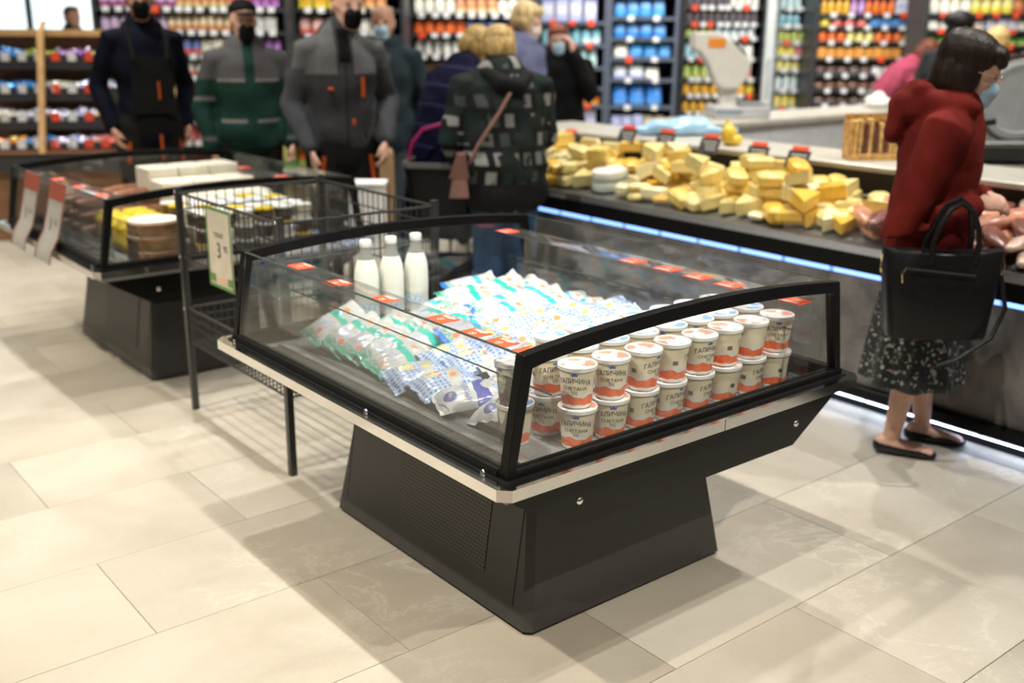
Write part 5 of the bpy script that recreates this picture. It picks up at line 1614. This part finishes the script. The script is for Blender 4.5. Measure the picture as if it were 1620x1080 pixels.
def hoodfold(mb, B, arms, sh):
    # hood lying on the back and shoulders
    mb.loft([B((-.125, .055, 1.475)), B((-.13, -.06, 1.475)), B((-.08, -.15, 1.45)), B((0, -.18, 1.43)), B((.08, -.15, 1.45)), B((.13, -.06, 1.475)), B((.125, .055, 1.475))], [.040, .055, .066, .070, .066, .055, .040], (0, 0, 1), 14)
    mb.loft([B((-.09, -.13, 1.50)), B((0, -.16, 1.49)), B((.09, -.13, 1.50))], [.05, .06, .05], (0, 0, 1), 12)
    mb.loft([B((0, -.20, 1.33)), B((0, -.18, 1.45))], [(.10, .05), (.12, .06)], (1, 0, 0), 14)
    for i in range(2):
        e, wr = arms[i]
        mb.loft([e.lerp(wr, .78), e.lerp(wr, .90)], [.060, .054], (0, 1, 0), 14)
t, M4, s, B = person('woman in dark red hooded fleece and floral skirt carrying a black handbag', RWX, RWY, HEADING, 1.575, lean=1, curve=8, head=(4, 14, 0), hs=1.12, shift=(0, -.005),
    arms=[((-.24, -.03, 1.02), (-.075, .215, 1.105)), ((.255, -.11, .995), (.095, .175, 1.095))],
    legs=[((-.085, .03, .48), (-.10, .075, .085)), ((.085, .0, .48), (.105, -.045, .085))],
    hands=({'dir': (.75, .66, -.12), 'n': (.25, -.65, -.6), 'side': -1, 'curl': .42}, {'dir': (-.55, .85, .02), 'n': (-.55, -.35, -.55), 'side': 1, 'curl': .60}), sk=0,
    top=dict(mat=FLEECE, name='hooded_fleece', inf=.050, hem=.80, flare=.06, collar=1, sleeve=.86, extra=(hoodfold,)),
    bottom=dict(kind='skirt', mat=FLORAL, hem=.335, flare=.13, top=.98), shoes=PATENT,
    hair=(hairm('dark_brown_bob_hair', (.022, .010, .007)), [((0, -.024, .056), (.093, .108, .090)), ((0, -.070, -.02), (.084, .060, .115)), ((-.064, -.018, -.025), (.028, .058, .085)), ((.064, -.018, -.025), (.028, .058, .085)), ((0, .060, .082), (.070, .044, .038)), ((.03, .086, .062), (.03, .018, .022)), ((-.03, .086, .062), (.03, .018, .022)), ((0, -.085, .05), (.075, .05, .085))]),
    mask=SMASK, wide=1.16, vox=.0075)
GM = mat('thin_metal_glasses', (.55, .50, .45), .25, .8)
for sx in (-1, 1):
    pts = [M4 @ Vector((sx*.032+.025*math.cos(a), .104-.006*abs(math.cos(a)), .012+.017*math.sin(a))) for a in [2*PI*i/18 for i in range(18)]]
    MB().tube(pts, .0013, 6, closed=True).build('eyeglass_rim', GM, t).scale = (s, s, s)
    MB().tube([M4 @ Vector(q) for q in ((sx*.057, .098, .016), (sx*.080, .03, .012), (sx*.082, -.01, .008))], .0013, 6).build('eyeglass_arm', GM, t).scale = (s, s, s)
MB().ball(M4 @ Vector((.084, -.008, -.040)), (.004, .004, .005), 8, 6).build('earring', mat('pearl', (.8, .75, .65), .2), t, True).scale = (s, s, s)
# mask in a stronger blue
# handbag on her forearm
BAGL = mat('black_bag_leather', (.007, .007, .0075), .36, 0, .2, 60, .12, spec=.3)
GOLD = mat('pale_gold_fitting', (.70, .55, .30), .25, 1.)
yawl = math.radians(HEADING) - PI/2
M2 = Matrix.Translation((RWX, RWY, 0)) @ Matrix.Rotation(yawl, 4, 'Z')
bc = M2 @ Vector((.27, .055, 0))
bg = thing('handbag', 'black leather tote handbag with two handles hung on the forearm of the woman in red', 'handbag', (bc.x, bc.y, .535), (0, 0, -TH-.08))
mb = MB()
rows = [(.0, .165, .060), (.015, .172, .066), (.16, .190, .060), (.30, .205, .042), (.318, .205, .034)]
n = 28; vs = []; fs = []
for z, a, b_ in rows:
    for k in range(n):
        an = 2*PI*k/n
        cx_, sy_ = math.cos(an), math.sin(an)
        vs.append((a*math.copysign(abs(cx_)**.35, cx_), b_*math.copysign(abs(sy_)**.45, sy_), z - .012*(1-abs(cx_))*(1 if z > .3 else 0)))
for r in range(len(rows)-1):
    for k in range(n):
        l = (k+1) % n; fs.append((r*n+k, r*n+l, r*n+n+l, r*n+n+k))
fs.append(tuple(range(n-1, -1, -1))); fs.append(tuple(range((len(rows)-1)*n, len(rows)*n)))
mb.add(vs, fs).build('bag_body', BAGL, bg, True)
for yy, lift in ((-.040, .0), (.040, .01)):
    pts = [(-.045+.0, yy, .27), (-.05, yy, .34), (-.03, yy*.8, .40), (.0, yy*.5, .455+lift), (.04, yy*.4, .478+lift), (.08, yy*.5, .45+lift), (.10, yy*.8, .39), (.105, yy, .34), (.10, yy, .27)]
    MB().tube(pts, .0105, 8).build('handle', BAGL, bg, True)
MB().tube([(-.13, -.062, .255), (.10, -.063, .235)], .0035, 6).build('zip', mat('dark_zip', (.06, .055, .05), .3, .6), bg)
MB().tube([(-.135, -.064, .26), (-.150, -.066, .235), (-.145, -.066, .205)], .004, 6).build('zip_pull', GOLD, bg)
for x_ in (-.205, .205):
    MB().tube([(x_, 0, .29), (x_*1.02, -.01, .27), (x_*1.02, -.012, .245), (x_, -.005, .23), (x_*.98, .005, .25)], .004, 6).build('ring_fitting', GOLD, bg)
MB().tube([(.20, -.02, .23), (.215, -.06, .12), (.17, -.085, .02), (.06, -.095, -.06), (.0, -.08, -.09)], .008, 6).build('shoulder_strap', BAGL, bg, True)

# ------------------------------------------------------------------ background shelving
SHELFM = mat('dark_shelf_steel', (.035, .037, .042), .45)
SHELFB = mat('blue_grey_shelf_steel', (.09, .11, .15), .45)
WOOD = mat('warm_pine_wood', (.55, .33, .13), .5, 0, .2, 9)
WOODD = mat('brown_wood_back', (.20, .10, .045), .6, 0, .2, 9)
TAGW = mat('white_shelf_tag', (.78, .79, .80), .4)
TAGR = mat('red_shelf_tag', (.80, .09, .035), .4)
def film(c): 
    n = 'pack_%02d_%02d_%02d' % tuple(int(x*99) for x in c)
    return mat(n, c, .3, 0, .35, 26, .15)
PMESH = {}
def prod_mesh(kind, c, c2):
    key = (kind, c, c2)
    if key in PMESH: return PMESH[key]
    m1, m2 = film(c), film(c2)
    if kind == 'bag':       # pillow pack
        mb = MB()
        rows = [(0, .44, .42), (.06, .5, .5), (.35, .5, .5), (.75, .47, .36), (.93, .46, .08), (1., .46, .05)]
        n = 12; vs = []; fs = []
        for z, a, b in rows:
            for k in range(n):
                an = 2*PI*k/n
                vs.append((a*math.copysign(abs(math.cos(an))**.5, math.cos(an)), b*math.copysign(abs(math.sin(an))**.7, math.sin(an)), z))
        for r in range(len(rows)-1):
            for k in range(n):
                l = (k+1) % n; fs.append((r*n+k, r*n+l, r*n+n+l, r*n+n+k))
        mb.add(vs, fs); mb.m = [1 if i//n in (1,) else 0 for i in range(len(fs))]
        mb.f.append(tuple(range(n-1, -1, -1))); mb.f.append(tuple(range((len(rows)-1)*n, len(rows)*n))); mb.m += [0, 0]
    elif kind == 'jar':
        n = 14
        mb = MB().lathe([(.44, 0), (.48, .04), (.48, .62), (.42, .74), (.38, .78), (.43, .79), (.43, .98), (.40, 1.), (.01, 1.)], n)
        mb.m = [1 if (i//n) in (1,) else (1 if (i//n) >= 5 else 0) for i in range(len(mb.f))]
    elif kind == 'bottle':
        n = 14
        mb = MB().lathe([(.44, 0), (.48, .03), (.48, .22), (.485, .24), (.485, .48), (.48, .50), (.46, .60), (.22, .80), (.18, .90), (.20, .91), (.20, .99), (.01, 1.)], n)
        mb.m = [1 if (i//n) in (3,) or (i//n) >= 8 else 0 for i in range(len(mb.f))]
    else:
        mb = MB().bbox(-.48, .48, -.5, .5, 0, 1., .03)
        mb.box(-.40, .40, -.515, -.49, .30, .70, 1)
    me = mb.mesh({'bag': 'snack_bag', 'jar': 'food_jar', 'bottle': 'drink_bottle', 'box': 'food_box'}[kind], [m1, m2], kind in ('jar', 'bottle', 'bag'))
    PMESH[key] = me
    return me
PN = {'bag': 'bag', 'jar': 'jar', 'bottle': 'bottle', 'box': 'box'}
NP = [0]
def shelf_unit(name, label, px0, px1, d, ys, rows, zt=2.3, depth=.42, m_=SHELFM, yaw=0., tags=(.5, TAGW), hmax=None, cols=None, where='', back=None, d1=None, nomax=False):
    """a gondola face: ys = picture heights of the shelf edges, rows = contents of each shelf (kind, w, h, colours)"""
    a = spot_at(px0, 43, d); b = spot_at(px1, 43, d if d1 is None else d1)
    v = b - a; v.z = 0; Wd = v.length
    rz = math.atan2(v.y, v.x)
    t = thing(name, label, 'shelf unit', (a.x, a.y, 0), (0, 0, rz))
    MB().box(0, Wd, depth, depth+.04, 0, zt).build('back_panel', back or m_, t)
    for x in (0, Wd-.03):
        MB().box(x, x+.03, 0, depth, 0, zt).build('upright', m_, t)
    zs = [spot_at((px0+px1)/2, y, (d + (d1 or d))/2).z for y in ys]
    MB().box(.03, Wd-.03, .03, depth, 0, max(.06, min(zs)-.22)).build('base', m_, t)
    X, Y = Vector((math.cos(rz), math.sin(rz), 0)), Vector((-math.sin(rz), math.cos(rz), 0))
    O = Vector((a.x, a.y, 0))
    order = sorted(range(len(zs)), key=lambda i: zs[i])
    for i, z in enumerate(zs):
        MB().box(.03, Wd-.03, .0, depth, z-.028, z).build('shelf', m_, t)
        above = [q for q in zs if q > z + .02]
        gap = (min(above) - z - .035) if above else .30
        spec = rows[i % len(rows)]
        tw, tm = tags
        # tags on the edge
        nx = max(1, int((Wd-.1)/(.085/ max(.1, tw))))
        me = PMESH.get(('tag', tm.name))
        if not me:
            me = MB().box(-.028, .028, -.004, 0, -.022, .022).mesh('price_tag', tm); PMESH[('tag', tm.name)] = me
        mr = PMESH.get('tagr')
        if not mr:
            mr = MB().box(-.030, .030, -.006, 0, -.028, .028).mesh('price_tag', TAGR); PMESH['tagr'] = mr
        for k in range(nx):
            x = .08 + (Wd-.16)*(k+.5)/nx + R.uniform(-.01, .01)
            red = R.random() < .08
            put('price_tag', mr if red else me, t, (x, -.002, z-.012))
        # goods
        x = .05
        seg = 0; cnt = 0
        while x < Wd-.06:
            kind, w_, h_, cols_, nseg = spec[seg % len(spec)]
            seg += 1
            h0 = min(h_, gap*.94)
            cc = cols_[R.randrange(len(cols_))]
            cc2 = cols_[R.randrange(len(cols_))]
            me = prod_mesh(kind, cc, cc2)
            for q in range(nseg):
                if x + w_ > Wd-.04: x = Wd; break
                hh = h0*R.uniform(.9, 1.); cnt += 1
                p = O + X*(x + w_/2) + Y*(w_*.5*.9 + .02 + R.uniform(0, .015))
                o = put(me.name.split('.')[0], me, None, (p.x, p.y, z+.001), (0, 0, rz + R.uniform(-.12, .12)), (w_*.94, w_*.8, hh))
                tag(o, '%s %s, %s from left, %s shelf %s' % (CN(cc), NAMES[kind], nth(cnt), LEVEL(z), where), PN[kind], '%s %ss, %s shelf %s' % (CN(cc), PN[kind], LEVEL(z), where))
                NP[0] += 1
                x += w_ + .004
    return t
NAMES = {'bag': 'packet', 'jar': 'lidded jar', 'bottle': 'bottle', 'box': 'printed box'}
def CN(c):
    for nm, pal in PALS:
        if c in pal: return nm
    return 'small'
def LEVEL(z):
    for lim, n_ in ((.45, 'lowest'), (.72, 'lower'), (.95, 'hip high'), (1.15, 'waist high'), (1.32, 'chest high'), (1.48, 'upper middle'), (1.66, 'eye level'), (1.86, 'high')):
        if z < lim: return n_
    return 'topmost'
PUR = [(.25, .10, .45), (.42, .20, .55), (.55, .42, .60), (.30, .08, .20)]
ORA = [(.75, .35, .08), (.80, .50, .20), (.62, .25, .10), (.78, .62, .40), (.55, .12, .06)]
MIX = [(.70, .30, .12), (.75, .70, .62), (.15, .20, .45), (.65, .12, .10), (.60, .50, .20), (.30, .15, .35)]
WHI = [(.75, .74, .68), (.68, .68, .66), (.80, .76, .62)]
YEL = [(.80, .60, .06), (.82, .70, .25), (.75, .42, .05)]
BLU = [(.03, .22, .70), (.06, .33, .80), (.10, .28, .62)]
TEA = [(.35, .62, .70), (.55, .75, .78), (.20, .45, .55), (.70, .80, .80)]
GRN = [(.12, .38, .08), (.25, .50, .12), (.50, .58, .15)]
DRK = [(.05, .04, .04), (.12, .07, .05), (.20, .10, .06), (.10, .10, .12)]
PNK = [(.75, .25, .28), (.70, .15, .12), (.78, .45, .40)]
LAV = [(.45, .50, .80), (.62, .62, .82), (.70, .72, .85)]
ORR = [(.82, .22, .03), (.75, .14, .03), (.85, .35, .08)]
PALS = [('purple', PUR), ('orange', ORA), ('mixed colour', MIX), ('cream', WHI), ('yellow', YEL), ('bright blue', BLU), ('teal', TEA), ('green', GRN), ('dark', DRK), ('pink', PNK), ('lavender', LAV), ('red orange', ORR)]
# shelves behind the workmen
shelf_unit('grocery_shelf', 'tall dark grocery shelf of packets behind the men in navy and green', 147, 456, 9.0, [-36, 12, 49, 87, 121, 157, 190, 224],
    [[('bag', .075, .16, PUR, 6), ('bag', .07, .16, ORA, 8)], [('bag', .075, .15, PUR, 8), ('bag', .065, .15, MIX, 9)], [('bag', .075, .15, PUR, 7), ('bag', .062, .16, ORA, 9), ('box', .10, .13, WHI, 4)],
     [('bag', .07, .14, PUR, 5), ('bag', .07, .14, MIX, 6), ('box', .09, .13, WHI, 4)], [('box', .08, .13, BLU, 5), ('bag', .08, .13, MIX, 5)], [('bag', .09, .14, YEL, 4), ('bag', .08, .13, ORA, 4)],
     [('box', .07, .12, MIX, 6), ('bag', .09, .12, LAV, 5)], [('bag', .10, .14, YEL, 4), ('bag', .10, .14, PNK, 4)]], where='behind the capped man', tags=(.9, TAGW))
shelf_unit('grocery_shelf', 'dark grocery shelf with yellow and cream goods behind the grey jacketed workman', 462, 640, 9.2, [-30, 14, 56, 92, 130, 170, 215, 258],
    [[('bag', .12, .17, YEL, 3), ('bag', .10, .16, WHI, 3)], [('box', .12, .16, YEL, 3), ('bag', .09, .15, ORA, 4)], [('bag', .10, .15, PNK, 4), ('bag', .09, .15, WHI, 4)], [('bag', .08, .14, WHI, 4), ('bag', .08, .14, YEL, 4)], [('jar', .08, .13, MIX, 6)]],
    where='behind the grey workman', tags=(.8, TAGW))
shelf_unit('grocery_shelf', 'grocery shelf of mixed packets behind the two blonde women', 645, 846, 9.8, [-24, 22, 54, 88, 122, 160, 200],
    [[('bag', .10, .15, YEL, 4), ('bag', .10, .15, MIX, 4)], [('bag', .09, .14, WHI, 4), ('bag', .09, .14, ORA, 4)], [('bag', .09, .13, ORR, 5), ('bag', .09, .13, MIX, 4)], [('jar', .08, .13, WHI, 6)], [('box', .09, .13, DRK, 5), ('box', .09, .12, MIX, 4)]],
    where='behind the checked jacket', tags=(.8, TAGW))
shelf_unit('grocery_shelf', 'teal and lavender goods shelf behind the red haired woman', 848, 962, 10.2, [-14, 34, 70, 106, 138, 166, 196],
    [[('box', .13, .20, LAV, 4), ('box', .10, .18, YEL, 2)], [('box', .125, .22, LAV, 4), ('box', .10, .20, YEL, 2)], [('jar', .09, .17, TEA, 4), ('bag', .09, .16, TEA, 4)], [('jar', .085, .16, TEA, 8)], [('bag', .10, .15, YEL, 4), ('jar', .09, .14, WHI, 3)], [('bag', .09, .15, YEL, 3), ('box', .09, .14, ORR, 3)]],
    m_=SHELFB, where='behind the redhead', tags=(.55, TAGR))
shelf_unit('grocery_shelf', 'blue grey shelf of bright blue bags left of the retail scale', 963, 1074, 10.2, [-10, 27, 60, 92, 125, 168, 205],
    [[('bag', .13, .20, BLU, 2), ('box', .12, .18, YEL, 2)], [('bag', .115, .18, BLU, 5), ('bag', .12, .16, BLU, 4)], [('bag', .12, .16, BLU, 6)], [('bag', .15, .14, WHI, 1), ('bag', .13, .15, BLU, 3)], [('bag', .15, .14, LAV, 2), ('bag', .14, .11, WHI, 2)], [('bag', .16, .21, BLU, 6)], [('box', .10, .14, LAV, 3), ('bag', .10, .13, ORA, 3)]],
    m_=SHELFB, where='left of the scale', tags=(.35, TAGW), back=mat('deep_blue_back', (.03, .06, .14), .5))
shelf_unit('grocery_shelf', 'black shelf of small jars with white tags behind the retail scale', 1078, 1212, 11.2, [-16, 10, 37, 59, 92, 124, 150, 178, 205],
    [[('jar', .075, .13, WHI, 9), ('jar', .075, .13, ORR, 4)], [('jar', .07, .12, DRK, 6), ('jar', .07, .12, WHI, 8)], [('jar', .07, .12, DRK, 12)], [('bottle', .07, .15, GRN, 4), ('jar', .08, .12, TEA, 6)], [('jar', .08, .14, TEA, 4), ('bag', .09, .14, WHI, 5)], [('jar', .085, .13, GRN, 6), ('box', .08, .12, PNK, 3)], [('jar', .09, .12, YEL, 7)], [('bottle', .08, .14, YEL, 4), ('jar', .08, .12, DRK, 4)]],
    where='behind the scale', tags=(1., TAGW))
shelf_unit('grocery_shelf', 'shelf of pale green and white goods right of the retail scale', 1226, 1284, 11.4, [-16, 12, 40, 66, 88, 110, 142, 170, 200],
    [[('jar', .075, .13, TEA, 5)], [('jar', .07, .13, TEA, 5), ('bag', .08, .12, YEL, 2)], [('bottle', .07, .15, TEA, 8)], [('bottle', .065, .15, GRN, 6)], [('box', .09, .13, YEL, 2), ('box', .09, .12, PNK, 3)], [('jar', .08, .13, YEL, 6)], [('jar', .08, .14, TEA, 6)], [('jar', .08, .13, YEL, 6)]],
    where='right of the scale', tags=(.9, TAGW), m_=mat('pale_shelf_steel', (.30, .34, .36), .4))
shelf_unit('grocery_shelf', 'black shelf with yellow bottles and orange packs behind the pink shirted assistant', 1290, 1455, 10.9, [-12, 22, 42, 66, 92, 118, 142, 166, 196],
    [[('bottle', .07, .20, YEL, 4), ('bottle', .07, .20, PUR, 3), ('bottle', .07, .2, ORR, 5)], [('bottle', .07, .21, YEL, 4), ('bottle', .07, .21, PUR, 2), ('bottle', .07, .21, ORR, 4), ('box', .12, .2, LAV, 3)], [('jar', .12, .12, YEL, 1), ('jar', .12, .12, PNK, 3), ('box', .10, .12, BLU, 4)], [('jar', .09, .10, ORR, 3), ('jar', .09, .10, YEL, 3)], [('box', .09, .10, ORR, 9), ('bag', .1, .1, LAV, 3)], [('bag', .11, .09, DRK, 5), ('bag', .1, .08, WHI, 3)], [('bag', .11, .09, DRK, 7)], [('bag', .12, .09, DRK, 4), ('bag', .12, .08, WHI, 3)]],
    where='behind the pink shirt', tags=(.5, TAGW))
shelf_unit('grocery_shelf', 'shelf of white and green packs with red tags in the upper right corner', 1462, 1660, 9.9, [-18, 22, 48, 72, 104, 138, 172],
    [[('bag', .09, .16, YEL, 4), ('bag', .09, .15, WHI, 4)], [('bag', .09, .15, WHI, 4), ('bag', .09, .15, YEL, 4), ('bag', .10, .15, ORA, 3)], [('bag', .10, .14, WHI, 5), ('box', .09, .14, LAV, 3)], [('bag', .10, .14, GRN, 3), ('bag', .10, .14, WHI, 4)], [('box', .11, .14, WHI, 5), ('bag', .10, .13, PNK, 3)]],
    where='at the upper right', tags=(.5, TAGR))
# glass door pillar between the shelves
p = spot_at(1219, 43, 11.0)
t = thing('glass_door_pillar', 'pale glass cabinet pillar between the jar shelves right of the scale', 'pillar', (p.x, p.y, 0), (0, 0, -TH))
MB().bbox(-.045, .045, -.03, .03, 0, 2.4, .006).build('pillar_body', mat('frosted_pillar', (.55, .60, .60), .3), t)
MB().box(-.008, .008, -.036, -.028, .9, 1.3).build('handle', STEEL, t)

# wooden candy stand at the left
def candy_stand():
    a = spot_at(-60, 43, 7.75); b = spot_at(182, 43, 7.95)
    v = b - a; v.z = 0; Wd = v.length; rz = math.atan2(v.y, v.x)
    t = thing('candy_stand', 'wooden candy stand with four sloping bins of wrapped sweets on the far left', 'shelf unit', (a.x, a.y, 0), (0, 0, rz))
    X, Y = Vector((math.cos(rz), math.sin(rz), 0)), Vector((-math.sin(rz), math.cos(rz), 0)); O = Vector((a.x, a.y, 0))
    MB().box(0, Wd, .62, .66, 0, 1.53).build('back_panel', WOODD, t)
    MB().box(0, Wd, .56, .68, 1.49, 1.54).build('top_board', WOOD, t)
    MB().box(0, Wd, .10, .62, 0, .52).build('base', WOODD, t)
    MB().box(-.02, Wd+.02, .06, .64, .52, .66).build('plinth_box', SHELFM, t)
    MB().box(-.02, Wd+.02, .045, .062, .655, .675).build('wood_rail', mat('reddish_wood_rail', (.32, .14, .07), .5), t)
    post_x = Wd*(100/242.)
    for x in (-.03, post_x, Wd):
        MB().prism([(.02, .66), (.07, .66), (.44, 1.52), (.56, 1.60), (.62, 1.60), (.38, 1.52)], x-.02, x+.02, 'x').build('wood_post', WOOD, t)
    lv = [.70, .89, 1.09, 1.32]
    cols = [[ORR + YEL, LAV + BLU, LAV, PNK], [WHI, LAV, LAV, ORA], [BLU, WHI, LAV], [BLU, GRN, PUR, YEL]]
    sweet = {}
    for li, z in enumerate(lv):
        y = .10 + li*.105
        MB().prism([(y, z-.03), (y+.25, z+.02), (y+.25, z-.01), (y, z-.06)], .0, Wd, 'x').build('bin_tray', SHELFM, t)
        MB().box(0, Wd, y-.012, y, z-.07, z+.03).build('bin_front', SHELFM, t)
        for k in range(7):
            x = .10 + (Wd-.2)*(k+.5)/7
            r_ = x > post_x
            MB().box(x-.03, x+.03, y-.018, y-.013, z-.01, z+.055).build('price_tag', TAGR if r_ and k != 4 else TAGW, t)
        nx = int(Wd/.052)
        for q in range(nx):
            for j in range(2):
                x = .03 + q*.052 + R.uniform(-.01, .01)
                if abs(x-post_x) < .03: continue
                f = x/Wd
                pal = cols[li][min(len(cols[li])-1, int(f*len(cols[li])))]
                c = pal[R.randrange(len(pal))]
                if c not in sweet:
                    mb = MB().loft([(-.021, 0, 0), (.021, 0, 0)], [.017, .017], (0, 0, 1), 8, 0)
                    mb.loft([(-.05, 0, 0), (-.035, 0, 0)], [(.02, .004), (.004, .004)], (0, 0, 1), 8, 0, False); mb.loft([(.035, 0, 0), (.05, 0, 0)], [(.004, .004), (.02, .004)], (0, 0, 1), 8, 0, False)
                    n_ = 'wrapper_%02d_%02d_%02d' % tuple(int(v_*99) for v_ in c)
                    sweet[c] = mb.mesh('wrapped_sweet', mat(n_, c, .18, .35, .3, 60), True)
                p = O + X*x + Y*(y + .04 + j*.07 + R.uniform(-.01, .01))
                o = put('wrapped_sweet', sweet[c], None, (p.x, p.y, z + .012 + j*.014 + R.uniform(0, .025)), (R.uniform(-.5, .5), R.uniform(-.4, .4), R.uniform(0, PI)), (1.35, 1.6, 1.6))
                lv_ = ['bottom', 'second', 'third', 'top'][li]
                tag(o, 'shiny wrapped sweet heaped in the %s bin of the wooden candy stand' % lv_, 'sweet', 'sweets in the %s bin' % lv_)
    return t
candy_stand()
# a small display of snacks between the workmen
p = spot_at(483, 235, 6.9)
t = thing('snack_rack', 'low rack of yellow and orange snacks between the green and grey jacketed men', 'rack', (p.x, p.y, 0), (0, 0, -TH))
MB().box(-.16, .16, .14, .17, 0, 1.18).build('rack_back', SHELFM, t)
rp = [film(c) for c in YEL[:2] + ORR[:1] + GRN[1:2]]
for i, z in enumerate((.42, .68, .94)):
    MB().box(-.16, .16, -.06, .16, z-.02, z).build('shelf', TAGW, t)
    for k in range(3):
        o = put('snack_bag', prod_mesh('bag', (YEL + ORR)[(i + k*2) % 6], (GRN + YEL)[(i+k) % 6]), None)
        q = Vector((p.x, p.y, 0)) + RT*(-.10 + .10*k) + FW*.02
        o.location = (q.x, q.y, z+.001); o.rotation_euler = (0, 0, -TH); o.scale = (.095, .08, .19)
        tag(o, 'bright snack bag in the low rack between the workmen, %s tier, %s' % (('bottom', 'middle', 'top')[i], ('left', 'centre', 'right')[k]), 'bag', 'snack bags in the low rack')
# wooden stool or post beside the navy dress
p = spot_at(612, 300, 6.7)
t = thing('wooden_bollard', 'pale wooden round post beside the navy dress', 'post', (p.x, p.y, 0))
MB().lathe([(.05, 0), (.05, .80), (.046, .83), (.03, .845), (.001, .85)], 18).build('post_body', mat('pale_wood_post', (.42, .27, .13), .5, 0, .2), t, True)
MB().lathe([(.09, 0), (.09, .02), (.052, .03)], 18).build('post_foot', BLACK, t, True)
p = spot_at(582, 320, 5.42)
t = thing('white_pedestal', 'white display pedestal behind the wire basket', 'pedestal', (p.x, p.y, 0), (0, 0, -TH))
MB().bbox(-.09, .09, -.06, .06, 0, .80, .006).build('pedestal_body', mat('white_board', (.78, .77, .74), .5), t)
MB().bbox(-.10, .10, -.07, .07, .80, .82, .004).build('pedestal_top', WHITE, t)
